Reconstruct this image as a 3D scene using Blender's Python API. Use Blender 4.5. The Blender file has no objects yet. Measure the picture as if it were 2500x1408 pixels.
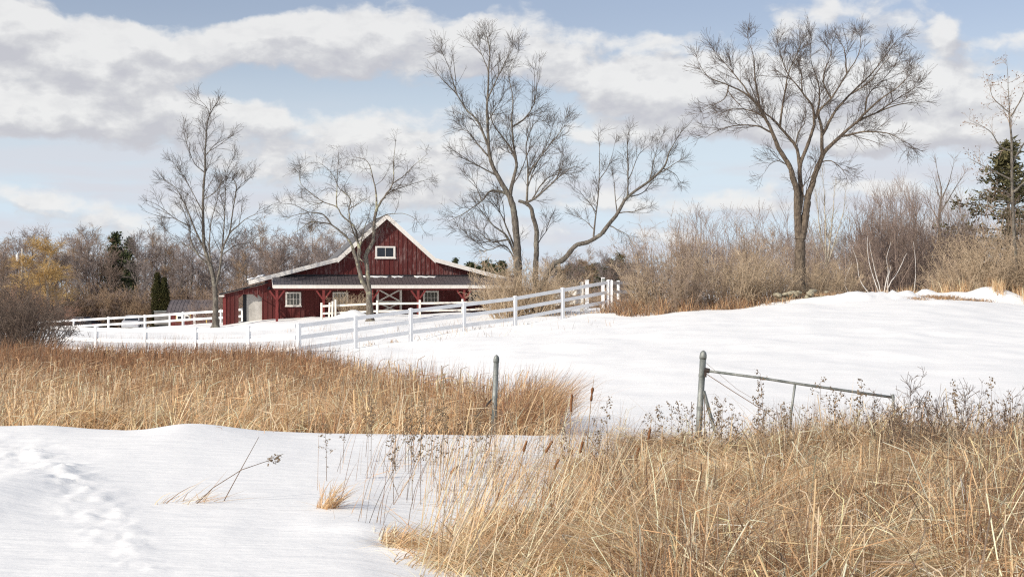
import bpy, bmesh, math, random
import numpy as np
from mathutils import Vector, Matrix

random.seed(7)
RNG = np.random.default_rng(11)
sc = bpy.context.scene
COL = sc.collection
F = 3434.0                     # focal length in photo pixels (2500 wide)
rad = math.radians

# ------------------------------------------------------------------ camera
cam_d = bpy.data.cameras.new('camera')
cam = bpy.data.objects.new('camera', cam_d)
COL.objects.link(cam)
cam.location = (0, 0, 0)
cam.rotation_euler = (rad(90), 0, 0)
cam_d.sensor_width = 36.0
cam_d.lens = 36.0 * F / 2500.0
cam_d.clip_start = 0.1
cam_d.clip_end = 9000
sc.camera = cam

# ------------------------------------------------------------------ light
SUN_EL = 32.0
SUN_AZ = 229.5                 # clockwise from +Y: behind the camera, to its left
sun_d = bpy.data.lights.new('sun', 'SUN')
sun_d.energy = 4.2
sun_d.angle = rad(0.53)
sun_d.color = (1.0, 0.93, 0.83)
sun = bpy.data.objects.new('sun', sun_d)
COL.objects.link(sun)
to_sun = Vector((math.sin(rad(SUN_AZ)) * math.cos(rad(SUN_EL)), math.cos(rad(SUN_AZ)) * math.cos(rad(SUN_EL)), math.sin(rad(SUN_EL))))
sun.rotation_euler = to_sun.to_track_quat('Z', 'Y').to_euler()

sc.view_settings.view_transform = 'Standard'
sc.view_settings.look = 'None'
sc.view_settings.gamma = 1.0
sc.view_settings.exposure = 0.08
sc.cycles.max_bounces = 6
sc.cycles.diffuse_bounces = 3
sc.cycles.glossy_bounces = 2
sc.cycles.transmission_bounces = 2
sc.cycles.use_denoising = False
sc.cycles.filter_width = 1.2
sc.cycles.sample_clamp_indirect = 6.0


# ------------------------------------------------------------------ sky: clear-air sky with a deck of broken cumulus
def px_uv(px, py):
    return ((px - 1250) / 100.0, (704 - py) / 100.0)

CLOUDS = [  # photo px, py, half width, half height, weight
    (40, 120, 300, 105, 1.15), (330, 120, 120, 55, .85), (110, 255, 340, 85, .75),
    (640, 105, 120, 45, .65), (820, 90, 230, 62, 1.05), (960, 75, 200, 45, .8), (1240, 70, 150, 45, .8),
    (900, 170, 420, 38, .55), (60, 320, 330, 45, 1.0), (350, 240, 160, 62, .95), (560, 330, 140, 60, .7),
    (650, 285, 55, 32, .6), (950, 320, 240, 50, 1.05), (950, 400, 330, 45, .65), (130, 500, 190, 32, .85), (310, 540, 150, 25, .5),
    (1600, 240, 220, 66, 1.15), (1490, 190, 60, 32, .8), (1850, 225, 260, 80, 1.15), (1550, 100, 140, 24, .7), (1330, 150, 260, 36, .7), (1150, 440, 300, 30, .7), (950, 490, 260, 26, .55), (1450, 500, 260, 24, .55), (420, 590, 220, 22, .5), (1700, 590, 300, 22, .45), (2350, 560, 220, 26, .5), (640, 420, 160, 26, .45), (1950, 330, 300, 40, .6),
    (2050, 80, 160, 55, .8), (2255, 115, 45, 40, .7), (2400, 140, 130, 25, .5), (2330, 240, 280, 60, 1.0), (2250, 345, 300, 45, 1.05), (2440, 300, 200, 60, .6),
    (1500, 330, 230, 30, .4), (1780, 505, 220, 28, .7), (2150, 460, 240, 34, .75), (1250, 560, 400, 28, .5), (700, 500, 300, 26, .45),
    (480, 30, 330, 38, -.9), (1420, 25, 300, 40, -.8), (1750, 60, 130, 40, -.5), (2400, 50, 130, 40, -.6), (780, 225, 210, 26, -.75), (1290, 245, 140, 40, -.55), (130, 415, 260, 32, -1.0), (560, 225, 60, 20, -.2), (500, 470, 300, 24, -.2),
    (1560, 405, 230, 35, -.7), (2000, 410, 240, 26, -.6), (900, 640, 600, 20, -.1),
]

world = bpy.data.worlds.new('World')
sc.world = world
world.use_nodes = True
WN = world.node_tree
WN.nodes.clear()


class NG:
    """thin helper for node wiring"""
    def __init__(s, tree):
        s.t = tree

    def n(s, kind, **kw):
        nd = s.t.nodes.new(kind)
        for k, v in kw.items():
            setattr(nd, k, v)
        return nd

    def put(s, sock, v):
        if hasattr(v, 'links') or isinstance(v, bpy.types.NodeSocket):
            s.t.links.new(v, sock)
        else:
            sock.default_value = v

    def m(s, op, a, b=None, c=None, clamp=False):
        nd = s.n('ShaderNodeMath', operation=op, use_clamp=clamp)
        for i, v in enumerate((a, b, c)):
            if v is not None:
                s.put(nd.inputs[i], v)
        return nd.outputs[0]

    def v(s, op, a, b=None, out=0):
        nd = s.n('ShaderNodeVectorMath', operation=op)
        s.put(nd.inputs[0], a)
        if b is not None:
            s.put(nd.inputs[1], b)
        return nd.outputs[out]

    def noise(s, vec, scale, detail=4, rough=.5, out=0, dist=0.0):
        nd = s.n('ShaderNodeTexNoise')
        if vec is not None:
            s.put(nd.inputs['Vector'], vec)
        nd.inputs['Scale'].default_value = scale
        nd.inputs['Detail'].default_value = detail
        nd.inputs['Roughness'].default_value = rough
        nd.inputs['Distortion'].default_value = dist
        return nd.outputs[out]

    def mix(s, fac, a, b, blend='MIX'):
        nd = s.n('ShaderNodeMix', data_type='RGBA', blend_type=blend)
        s.put(nd.inputs['Factor'], fac)
        s.put(nd.inputs['A'], a)
        s.put(nd.inputs['B'], b)
        return nd.outputs['Result']

    def step(s, x, lo, hi, smooth=True):
        nd = s.n('ShaderNodeMapRange', interpolation_type='SMOOTHSTEP' if smooth else 'LINEAR')
        s.put(nd.inputs[0], x)
        nd.inputs[1].default_value = lo
        nd.inputs[2].default_value = hi
        return nd.outputs[0]

    def ramp(s, fac, stops):
        nd = s.n('ShaderNodeValToRGB')
        s.put(nd.inputs[0], fac)
        el = nd.color_ramp.elements
        el[0].position, el[0].color = stops[0][0], (*stops[0][1], 1)
        el[1].position, el[1].color = stops[-1][0], (*stops[-1][1], 1)
        for p, c in stops[1:-1]:
            e = el.new(p)
            e.color = (*c, 1)
        return nd.outputs[0]


def cloud_group():
    g = bpy.data.node_groups.new('cloud_field', 'ShaderNodeTree')
    g.interface.new_socket('P', in_out='INPUT', socket_type='NodeSocketVector')
    g.interface.new_socket('F', in_out='OUTPUT', socket_type='NodeSocketFloat')
    h = NG(g)
    gi = h.n('NodeGroupInput')
    go = h.n('NodeGroupOutput')
    P0 = gi.outputs[0]
    w = h.v('SUBTRACT', h.noise(P0, .55, 5, .55, out=1), (.5, .5, .5))
    P = h.v('ADD', P0, h.v('MULTIPLY', w, (1.9, .95, 0)))
    fb = h.noise(h.v('MULTIPLY', P, (.55, 1.15, 1)), 1.0, 7, .54)
    acc = h.m('MULTIPLY', h.m('SUBTRACT', fb, .5), 2.7)
    puff = h.noise(h.v('MULTIPLY', P0, (1.5, 2.0, 1)), 1.0, 5, .5)
    acc = h.m('ADD', acc, h.m('MULTIPLY', h.m('SUBTRACT', puff, .5), 1.0))
    for px, py, a, b, wt in CLOUDS:
        u, v = px_uv(px, py)
        q = h.v('MULTIPLY', h.v('SUBTRACT', P, (u, v, 0)), (100.0 / a, 100.0 / b, 0))
        d = h.v('DOT_PRODUCT', q, q, out=1)
        e = h.m('EXPONENT', h.m('MULTIPLY', d, -.8))
        acc = h.m('MULTIPLY_ADD', e, wt, acc)
    g.links.new(h.m('SUBTRACT', acc, .30), go.inputs[0])
    return g


W = NG(WN)
tc = W.n('ShaderNodeTexCoord')
nrm = W.v('NORMALIZE', tc.outputs['Generated'])
sep = W.n('ShaderNodeSeparateXYZ')
W.put(sep.inputs[0], nrm)
az = W.m('ARCTAN2', sep.outputs[0], sep.outputs[1])
el = W.m('ARCSINE', sep.outputs[2])
U = W.m('MULTIPLY', az, 34.34)
V = W.m('MULTIPLY', el, 34.34)
comb = W.n('ShaderNodeCombineXYZ')
W.put(comb.inputs[0], U)
W.put(comb.inputs[1], V)
Pw = comb.outputs[0]
cg = cloud_group()


def field(vec):
    nd = W.n('ShaderNodeGroup')
    nd.node_tree = cg
    W.put(nd.inputs[0], vec)
    return nd.outputs[0]


F0 = field(Pw)
F1 = field(W.v('ADD', Pw, (-.22, .42, 0)))
alpha = W.step(F0, -.10, .62)
lit = W.m('MULTIPLY_ADD', W.m('SUBTRACT', F0, F1), 1.0, .58, clamp=True)
fine = W.noise(W.v('MULTIPLY', Pw, (1.2, 2.2, 1)), 1.0, 6, .55)
lit = W.m('ADD', lit, W.m('MULTIPLY', W.m('SUBTRACT', fine, .5), 1.1), clamp=True)
BG = .10
cc = W.ramp(lit, [(0, (.545 / BG, .545 / BG, .585 / BG)), (.42, (.63 / BG, .63 / BG, .65 / BG)), (1, (.83 / BG, .825 / BG, .815 / BG))])
# low soft streaks of far stratus
st = W.noise(W.v('MULTIPLY', Pw, (.16, 1.15, 1)), 1.0, 6, .55)
sa = W.m('MULTIPLY', W.step(st, .40, .62), W.step(V, 5.2, 2.2))
sky = W.n('ShaderNodeTexSky', sky_type='NISHITA', sun_disc=False, sun_elevation=rad(SUN_EL), sun_rotation=rad(SUN_AZ), altitude=60.0, air_density=1.0, dust_density=.8, ozone_density=1.4)
air = W.mix(1.0, sky.outputs[0], (1.30, 1.08, 1.05, 1), 'MULTIPLY')
skyc = W.mix(W.m('MULTIPLY_ADD', W.step(V, 6.8, 1.2), .84, .08), air, (.64 / BG, .765 / BG, .88 / BG, 1))
c1 = W.mix(W.m('MULTIPLY', sa, .85), skyc, (.655 / BG, .665 / BG, .72 / BG, 1))
c2 = W.mix(W.m('MULTIPLY', alpha, .90), c1, cc)
# below the horizon: snow-covered land
below = W.step(sep.outputs[2], -.02, .0)
c3 = W.mix(below, (.6 / BG, .62 / BG, .66 / BG, 1), c2)
bgn = W.n('ShaderNodeBackground')
W.put(bgn.inputs[0], c3)
bgn.inputs[1].default_value = BG
wo = W.n('ShaderNodeOutputWorld')
WN.links.new(bgn.outputs[0], wo.inputs[0])
world.cycles.sampling_method = 'NONE'


# ------------------------------------------------------------------ general helpers
def at(px, py, D):
    return np.array([(px - 1250) / F * D, D, (704 - py) / F * D])


def hash2(ix, iy, seed):
    h = np.sin(ix * 127.1 + iy * 311.7 + seed * 74.7) * 43758.5453
    return h - np.floor(h)


def vnoise(x, y, seed=0):
    ix, iy = np.floor(x), np.floor(y)
    fx, fy = x - ix, y - iy
    fx = fx * fx * (3 - 2 * fx)
    fy = fy * fy * (3 - 2 * fy)
    a, b = hash2(ix, iy, seed), hash2(ix + 1, iy, seed)
    c, d = hash2(ix, iy + 1, seed), hash2(ix + 1, iy + 1, seed)
    return (a * (1 - fx) + b * fx) * (1 - fy) + (c * (1 - fx) + d * fx) * fy - .5


def fbm(x, y, seed=0, oct=4):
    s, a, f = 0, 1.0, 1.0
    for k in range(oct):
        s = s + a * vnoise(x * f, y * f, seed + k * 3.1)
        a *= .5
        f *= 2.03
    return s


def make_mesh(name, verts, quads=None, tris=None, smooth=False, cols=None):
    me = bpy.data.meshes.new(name)
    verts = np.asarray(verts, dtype=np.float32)
    nq = 0 if quads is None else len(quads)
    nt = 0 if tris is None else len(tris)
    me.vertices.add(len(verts))
    me.vertices.foreach_set('co', verts.ravel())
    me.loops.add(nq * 4 + nt * 3)
    me.polygons.add(nq + nt)
    li, starts, tot = [], [], []
    if nq:
        li.append(np.asarray(quads, dtype=np.int32).ravel())
        starts.append(np.arange(nq) * 4)
        tot.append(np.full(nq, 4))
    if nt:
        li.append(np.asarray(tris, dtype=np.int32).ravel())
        starts.append(nq * 4 + np.arange(nt) * 3)
        tot.append(np.full(nt, 3))
    me.loops.foreach_set('vertex_index', np.concatenate(li).astype(np.int32))
    me.polygons.foreach_set('loop_start', np.concatenate(starts).astype(np.int32))
    me.polygons.foreach_set('loop_total', np.concatenate(tot).astype(np.int32))
    if smooth:
        me.polygons.foreach_set('use_smooth', np.ones(nq + nt, dtype=bool))
    me.update(calc_edges=True)
    if cols is not None:
        ca = me.color_attributes.new('Col', 'FLOAT_COLOR', 'POINT')
        c4 = np.ones((len(verts), 4), dtype=np.float32)
        c4[:, :3] = cols
        ca.data.foreach_set('color', c4.ravel())
    return me


def link(name, me, mat=None, parent=None, loc=None):
    o = bpy.data.objects.new(name, me)
    COL.objects.link(o)
    if mat is not None and me is not None and not me.materials:
        me.materials.append(mat)
    if parent is not None:
        o.parent = parent
    if loc is not None:
        o.location = loc
    return o


def tag(o, label=None, cat=None, group=None, kind=None):
    if label:
        o['label'] = label
    if cat:
        o['category'] = cat
    if group:
        o['group'] = group
    if kind:
        o['kind'] = kind
    return o


def thing(name, label, cat, loc=(0, 0, 0), rz=0.0, group=None):
    o = link(name, None)
    o.location = loc
    o.rotation_euler = (0, 0, rz)
    o.empty_display_size = .3
    return tag(o, label, cat, group)


def copy_tree(src, loc, rz=0.0, scale=None, label=None, group=None, parent=None):
    r = src.copy()
    COL.objects.link(r)
    r.parent = parent
    if parent is None:
        r.location = loc
        r.rotation_euler = (0, 0, rz)
        if scale is not None:
            r.scale = scale
    if label:
        r['label'] = label
    if group:
        r['group'] = group
    for ch in src.children:
        copy_tree(ch, None, parent=r)
    return r


class MB:
    """collects boxes, prisms and tubes into one mesh"""
    def __init__(s):
        s.v, s.f = [], []

    def poly(s, pts, faces):
        b = len(s.v)
        s.v += [tuple(p) for p in pts]
        s.f += [tuple(i + b for i in f) for f in faces]
        return s

    def box(s, x0, x1, y0, y1, z0, z1):
        return s.poly([(x0, y0, z0), (x1, y0, z0), (x1, y1, z0), (x0, y1, z0), (x0, y0, z1), (x1, y0, z1), (x1, y1, z1), (x0, y1, z1)],
                      [(3, 2, 1, 0), (4, 5, 6, 7), (0, 1, 5, 4), (1, 2, 6, 5), (2, 3, 7, 6), (3, 0, 4, 7)])

    def beam(s, a, b, w, h, up=(0, 0, 1)):
        """rectangular bar from a to b; w across, h along up"""
        a, b, up = Vector(a), Vector(b), Vector(up)
        d = (b - a).normalized()
        side = d.cross(up).normalized() * (w / 2)
        u = side.cross(d).normalized() * (h / 2)
        pts = [p + i * side + j * u for p in (a, b) for i, j in ((-1, -1), (1, -1), (1, 1), (-1, 1))]
        return s.poly(pts, [(0, 1, 2, 3), (7, 6, 5, 4), (0, 4, 5, 1), (1, 5, 6, 2), (2, 6, 7, 3), (3, 7, 4, 0)])

    def tube(s, pts, radii, k=10, cap=True):
        pts = [Vector(p) for p in pts]
        b = len(s.v)
        n = len(pts)
        for i, p in enumerate(pts):
            t = (pts[min(i + 1, n - 1)] - pts[max(i - 1, 0)]).normalized()
            ref = Vector((0, 1, 0)) if abs(t.y) < .9 else Vector((1, 0, 0))
            e1 = t.cross(ref).normalized()
            e2 = t.cross(e1)
            for j in range(k):
                a = 2 * math.pi * j / k
                s.v.append(tuple(p + (e1 * math.cos(a) + e2 * math.sin(a)) * radii[i]))
        for i in range(n - 1):
            for j in range(k):
                s.f.append((b + i * k + j, b + i * k + (j + 1) % k, b + (i + 1) * k + (j + 1) % k, b + (i + 1) * k + j))
        if cap:
            s.f.append(tuple(b + j for j in range(k))[::-1])
            s.f.append(tuple(b + (n - 1) * k + j for j in range(k)))
        return s

    def prism(s, outline, y0, y1):
        """outline: list of (x, z), extruded from y0 to y1"""
        n = len(outline)
        pts = [(x, y0, z) for x, z in outline] + [(x, y1, z) for x, z in outline]
        fs = [tuple(range(n)), tuple(range(2 * n - 1, n - 1, -1))]
        fs += [(i, i + n, (i + 1) % n + n, (i + 1) % n) for i in range(n)]
        return s.poly(pts, fs)

    def build(s, name, mat, parent=None, smooth=False, loc=None):
        me = bpy.data.meshes.new(name)
        me.from_pydata(s.v, [], s.f)
        bm = bmesh.new()
        bm.from_mesh(me)
        bmesh.ops.recalc_face_normals(bm, faces=bm.faces)
        bm.to_mesh(me)
        bm.free()
        if smooth:
            for p in me.polygons:
                p.use_smooth = True
        return link(name, me, mat, parent, loc)


# ------------------------------------------------------------------ materials
def new_mat(name):
    m = bpy.data.materials.new(name)
    m.use_nodes = True
    nt = m.node_tree
    nt.nodes.clear()
    h = NG(nt)
    out = h.n('ShaderNodeOutputMaterial')
    bs = h.n('ShaderNodeBsdfPrincipled')
    nt.links.new(bs.outputs[0], out.inputs[0])
    bs.inputs['Specular IOR Level'].default_value = .25
    return m, h, bs, out


def basic(name, a, b=None, scale=4.0, rough=.8, stretch=(1, 1, 1), bump=0.0, bscale=None, metal=0.0, lo=.35, hi=.65, detail=5):
    m, h, bs, out = new_mat(name)
    tcn = h.n('ShaderNodeTexCoord')
    vec = h.v('MULTIPLY', tcn.outputs['Object'], stretch)
    nz = h.noise(vec, scale, detail, .6)
    if b is None:
        b = tuple(min(1, c * 1.25) for c in a)
    h.put(bs.inputs['Base Color'], h.ramp(nz, [(lo, a), (hi, b)]))
    bs.inputs['Roughness'].default_value = rough
    bs.inputs['Metallic'].default_value = metal
    if bump:
        bn = h.n('ShaderNodeBump')
        bn.inputs['Strength'].default_value = bump
        bn.inputs['Distance'].default_value = .03
        h.put(bn.inputs['Height'], h.noise(vec, bscale or scale * 4, 5, .6))
        m.node_tree.links.new(bn.outputs[0], bs.inputs['Normal'])
    return m


M = {}


def snow_mat():
    m, h, bs, out = new_mat('snow')
    tcn = h.n('ShaderNodeTexCoord')
    P = tcn.outputs['Object']
    n1 = h.noise(P, .35, 5, .6)
    n2 = h.noise(P, 9.0, 6, .65)
    base = h.ramp(n1, [(.3, (.885, .888, .855)), (.7, (.92, .922, .885))])
    specks = h.m('MULTIPLY', h.step(h.noise(P, 14.0, 3, .7), .70, .78), h.step(h.noise(P, .5, 2, .5), .5, .68))
    base = h.mix(h.m('MULTIPLY', specks, .45), base, (.38, .30, .20, 1))
    h.put(bs.inputs['Base Color'], base)
    bs.inputs['Roughness'].default_value = .7
    bs.inputs['Specular IOR Level'].default_value = .15
    bn = h.n('ShaderNodeBump')
    bn.inputs['Strength'].default_value = .4
    bn.inputs['Distance'].default_value = .025
    wind = h.noise(h.v('MULTIPLY', P, (1.0, 3.0, 1.0)), 1.6, 5, .6)
    h.put(bn.inputs['Height'], h.m('ADD', h.m('MULTIPLY', n2, .45), h.m('MULTIPLY', wind, 2.0)))
    m.node_tree.links.new(bn.outputs[0], bs.inputs['Normal'])
    return m


def col_mat(name, trans=.25, rough=.75):
    m, h, bs, out = new_mat(name)
    at_ = h.n('ShaderNodeAttribute', attribute_name='Col')
    h.put(bs.inputs['Base Color'], at_.outputs['Color'])
    bs.inputs['Roughness'].default_value = rough
    tr = h.n('ShaderNodeBsdfTranslucent')
    h.put(tr.inputs[0], at_.outputs['Color'])
    mx = h.n('ShaderNodeMixShader')
    mx.inputs[0].default_value = trans
    m.node_tree.links.new(bs.outputs[0], mx.inputs[1])
    m.node_tree.links.new(tr.outputs[0], mx.inputs[2])
    m.node_tree.links.new(mx.outputs[0], out.inputs[0])
    return m


def board_mat(name, wear):
    """red stain on rough boards, flaking to grey; each board differs a little"""
    m, h, bs, out = new_mat(name)
    tcn = h.n('ShaderNodeTexCoord')
    oi = h.n('ShaderNodeObjectInfo')
    rnd = oi.outputs['Random']
    P = h.v('ADD', tcn.outputs['Object'], h.v('MULTIPLY', oi.outputs['Location'], (1, 1, 1)))
    g = h.noise(h.v('MULTIPLY', P, (7, 7, .55)), 1.6, 6, .65)
    red = h.ramp(rnd, [(0, (.100, .023, .021)), (.5, (.122, .029, .026)), (1, (.108, .037, .034))])
    red = h.mix(h.m('MULTIPLY', h.step(g, .3, .75), .28), red, (.085, .017, .018, 1))
    fl = h.noise(h.v('MULTIPLY', P, (9, 9, 1.5)), 1.5, 7, .72)
    pat = h.noise(P, .55, 3, .5)
    k = h.m('MULTIPLY', h.step(h.m('ADD', fl, h.m('MULTIPLY', h.m('SUBTRACT', pat, .5), .5)), .60 - wear * .1, .74 - wear * .06), .20 + wear * .26)
    h.put(bs.inputs['Base Color'], h.mix(k, red, (.38, .29, .27, 1)))
    bs.inputs['Roughness'].default_value = .85
    bn = h.n('ShaderNodeBump')
    bn.inputs['Strength'].default_value = .5
    bn.inputs['Distance'].default_value = .01
    h.put(bn.inputs['Height'], h.noise(h.v('MULTIPLY', P, (30, 30, 1.2)), 2.0, 4, .6))
    m.node_tree.links.new(bn.outputs[0], bs.inputs['Normal'])
    return m


def bark_mat(name, dark, light, lichen=None, amount=.0):
    m, h, bs, out = new_mat(name)
    tcn = h.n('ShaderNodeTexCoord')
    P = tcn.outputs['Object']
    g = h.noise(h.v('MULTIPLY', P, (4, 4, .9)), 4.0, 7, .75)
    c = h.ramp(g, [(.36, dark), (.66, light)])
    if lichen:
        k = h.m('MULTIPLY', h.step(h.noise(P, 1.3, 6, .7), .52, .64), amount)
        c = h.mix(k, c, (*lichen, 1))
    h.put(bs.inputs['Base Color'], c)
    bs.inputs['Roughness'].default_value = .9
    bn = h.n('ShaderNodeBump')
    bn.inputs['Strength'].default_value = .9
    bn.inputs['Distance'].default_value = .04
    h.put(bn.inputs['Height'], g)
    m.node_tree.links.new(bn.outputs[0], bs.inputs['Normal'])
    return m


def glass_mat(name, tint):
    m, h, bs, out = new_mat(name)
    tcn = h.n('ShaderNodeTexCoord')
    nz = h.noise(tcn.outputs['Object'], 2.5, 4, .6)
    h.put(bs.inputs['Base Color'], h.ramp(nz, [(.35, tuple(c * .6 for c in tint)), (.65, tint)]))
    bs.inputs['Roughness'].default_value = .08
    bs.inputs['Specular IOR Level'].default_value = .5
    bn = h.n('ShaderNodeBump')
    bn.inputs['Strength'].default_value = .12
    h.put(bn.inputs['Height'], h.noise(tcn.outputs['Object'], 1.2, 2, .5))
    m.node_tree.links.new(bn.outputs[0], bs.inputs['Normal'])
    return m


M['snow'] = snow_mat()
M['grass'] = col_mat('dry_grass', .38)
M['board'] = board_mat('worn_red_board', 1.0)
M['board_low'] = board_mat('red_board', .35)
M['batten'] = board_mat('red_batten', .6)
M['cream'] = basic('cream_trim', (.74, .70, .63), (.84, .81, .75), 3, .7, (2, 2, 1), .1)
M['vinyl'] = basic('white_vinyl', (.78, .785, .78), (.88, .88, .87), 2.5, .5, (1, 1, 1), .0, None, 0.0, .3, .6)
M['cream_rail'] = basic('cream_rail_paint', (.74, .69, .60), (.84, .80, .72), 4, .7)
M['shingle'] = basic('grey_shingle', (.10, .10, .105), (.20, .20, .20), 5, .9, (1, 1, 1), .4, 18)
M['metal_roof'] = basic('dark_metal_roof', (.085, .075, .078), (.16, .14, .14), 2.5, .42, (1, 4, 1), .0, None, .2)
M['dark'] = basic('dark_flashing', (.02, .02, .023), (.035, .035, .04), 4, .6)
M['post_red'] = basic('red_paint', (.15, .026, .025), (.23, .05, .045), 5, .75, (4, 4, 1), .2)
M['panel'] = basic('weathered_plywood', (.42, .40, .36), (.60, .58, .53), 2.2, .85, (1, 1, .7))
M['glass'] = glass_mat('window_glass', (.02, .025, .035))
M['glass_reflection'] = glass_mat('reflection_tint_glass', (.13, .13, .115))  # grey-beige reflection put into the base colour of the lower panes
M['galv'] = basic('galvanised_pipe', (.13, .145, .135), (.32, .335, .31), 8, .55, (1, 1, .5), .25, 40, .35)
M['rust'] = basic('rusted_clamp', (.03, .028, .03), (.07, .05, .04), 14, .8, (1, 1, 1), .4)
M['wire'] = basic('rusty_wire', (.16, .10, .06), (.26, .17, .10), 14, .7)
M['stone'] = basic('field_stone', (.24, .215, .15), (.46, .42, .31), 3.0, .9, (1, 1, 1), .7, 9)
BARK = (.235, .21, .18)
M['bark'] = bark_mat('grey_bark', (.042, .036, .03), (.25, .22, .18), (.36, .35, .27), .4)
M['bark_lichen'] = bark_mat('lichen_bark', (.055, .046, .038), (.30, .265, .215), (.48, .47, .31), .8)
M['bark_elm'] = bark_mat('elm_bark', (.042, .032, .024), (.235, .185, .135), (.34, .28, .20), .3)
M['twig_grey'] = basic('grey_twig', (.068, .057, .048), (.145, .12, .098), 3, .9)
M['twig_elm'] = basic('brown_twig', (.07, .053, .043), (.15, .115, .09), 3, .9)
M['birch'] = bark_mat('white_birch_bark', (.55, .52, .47), (.82, .80, .76), (.12, .10, .09), .5)
M['pale_bark'] = basic('pale_aspen_bark', (.38, .34, .26), (.54, .49, .39), 3, .9)
M['brush_tan'] = basic('tan_brush_twig', (.35, .265, .175), (.62, .49, .34), 1.5, .9)
M['brush_brown'] = basic('brown_brush_twig', (.25, .19, .14), (.47, .365, .275), 1.5, .9)
M['brush_dark'] = basic('dark_brush_twig', (.115, .083, .065), (.25, .19, .145), 1.5, .9)
M['brush_red'] = basic('reddish_brush_twig', (.27, .155, .11), (.44, .27, .19), 1.5, .9)
M['woods'] = basic('woods_twig', (.21, .155, .125), (.38, .29, .235), 1.2, .95)
M['woods_grey'] = basic('grey_woods_twig', (.20, .165, .15), (.36, .305, .28), 1.2, .95)
M['woods_tan'] = basic('tan_woods_twig', (.27, .185, .115), (.45, .32, .205), 1.2, .95)
M['willow'] = basic('golden_willow_twig', (.46, .30, .12), (.68, .48, .21), 1.2, .9)
M['pine'] = basic('pine_needles', (.028, .040, .016), (.095, .108, .042), 1.6, .8)
M['white_pine'] = basic('bronzed_pine_needles', (.06, .06, .026), (.17, .15, .07), 1.6, .8)
M['cedar'] = basic('arborvitae_foliage', (.020, .026, .008), (.085, .075, .022), 2.2, .85)
M['oak_leaf'] = basic('dead_oak_leaf', (.14, .075, .045), (.26, .15, .09), 6, .85)


# ------------------------------------------------------------------ terrain
PX = [-600, 0, 235, 430, 545, 660, 780, 868, 1003, 1133, 1258, 1375, 1500, 1700, 2000, 2300, 2500, 3100]
ROWS = {
    7:   [-1.84] * 9 + [-1.92, -1.98, -2.0, -2.02, -2.05, -2.05, -2.05, -2.05, -2.05],
    11:  [-1.84, -1.84, -1.85, -1.86, -1.86, -1.87, -1.87, -1.88, -1.94, -1.97, -2.03, -2.05, -2.08, -2.10, -2.10, -2.10, -2.10, -2.10],
    15:  [-1.82, -1.82, -1.82, -1.82, -1.83, -1.84, -1.86, -1.87, -1.90, -1.93, -1.97, -2.02, -2.10, -2.15, -2.15, -2.15, -2.15, -2.15],
    17.6: [-1.73, -1.73, -1.735, -1.725, -1.76, -1.80, -1.835, -1.855, -1.86, -1.865, -1.865, -1.90, -2.08, -2.18, -2.18, -2.18, -2.18, -2.18],
    18.6: [-1.86, -1.86, -1.86, -1.86, -1.86, -1.88, -1.91, -1.92, -1.93, -1.93, -1.93, -1.95, -2.10, -2.2, -2.2, -2.2, -2.2, -2.2],
    20.5: [-2.30, -2.30, -2.3, -2.28, -2.26, -2.25, -2.24, -2.22, -2.20, -2.18, -2.15, -2.10, -2.13, -2.2, -2.2, -2.18, -2.16, -2.16],
    25:  [-2.55, -2.55, -2.54, -2.52, -2.5, -2.5, -2.46, -2.42, -2.38, -2.33, -2.27, -2.20, -2.14, -2.12, -2.1, -2.08, -2.05, -2.05],
    35:  [-2.72, -2.72, -2.72, -2.70, -2.68, -2.65, -2.62, -2.57, -2.48, -2.35, -2.2, -2.08, -1.98, -1.88, -1.78, -1.72, -1.70, -1.70],
    46:  [-2.82, -2.82, -2.82, -2.80, -2.77, -2.73, -2.66, -2.55, -2.38, -2.17, -1.98, -1.82, -1.68, -1.52, -1.34, -1.28, -1.28, -1.28],
    57:  [-2.98, -2.95, -2.92, -2.87, -2.82, -2.72, -2.52, -2.43, -2.22, -1.98, -1.80, -1.63, -1.40, -1.15, -.86, -.84, -.97, -1.0],
    66:  [-3.02, -3.0, -2.95, -2.86, -2.72, -2.54, -2.34, -2.22, -2.0, -1.80, -1.60, -1.42, -1.24, -.98, -.62, -.46, -.85, -.85],
    80:  [-3.15, -3.12, -2.95, -2.72, -2.48, -2.26, -2.05, -1.9, -1.78, -1.68, -1.58, -1.40, -1.22, -1.15, -1.05, -1.1, -1.0, -1.0],
    93:  [-3.25, -3.22, -3.0, -2.62, -2.34, -1.97, -1.82, -1.77, -1.70, -1.62, -1.5, -1.42, -1.35, -1.35, -1.4, -1.45, -1.4, -1.4],
    108: [-3.45, -3.42, -3.2, -2.88, -2.65, -2.4, -2.2, -2.05, -1.9, -1.8, -1.7, -1.65, -1.6, -1.6, -1.8, -1.9, -1.9, -1.9],
    137: [-4.4, -4.3, -4.15, -3.95, -3.8, -3.5, -3.2, -3.0, -2.8, -2.6, -2.5, -2.4, -2.4, -2.4, -2.5, -2.6, -2.6, -2.6],
    200: [-4.8] * 18,
    600: [-5.0] * 18,
    6000: [-5.0] * 18,
}
RD = np.array(sorted(ROWS), dtype=float)
_pxs = np.linspace(-600, 3100, 240)
_tab = []
for d in RD:
    z = np.interp(_pxs, PX, ROWS[d if d in ROWS else int(d)])
    k = np.exp(-np.linspace(-2, 2, 9) ** 2)
    z = np.convolve(np.pad(z, 4, mode='edge'), k / k.sum(), mode='valid')
    _tab.append(z)
_tab = np.array(_tab)
_h = np.diff(RD)[:, None]
_dl = np.diff(_tab, axis=0) / _h
_sl = np.zeros_like(_tab)
_sl[0], _sl[-1] = _dl[0], _dl[-1]
_w1, _w2 = 2 * _h[1:] + _h[:-1], _h[1:] + 2 * _h[:-1]
_same = (_dl[:-1] * _dl[1:]) > 0
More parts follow.
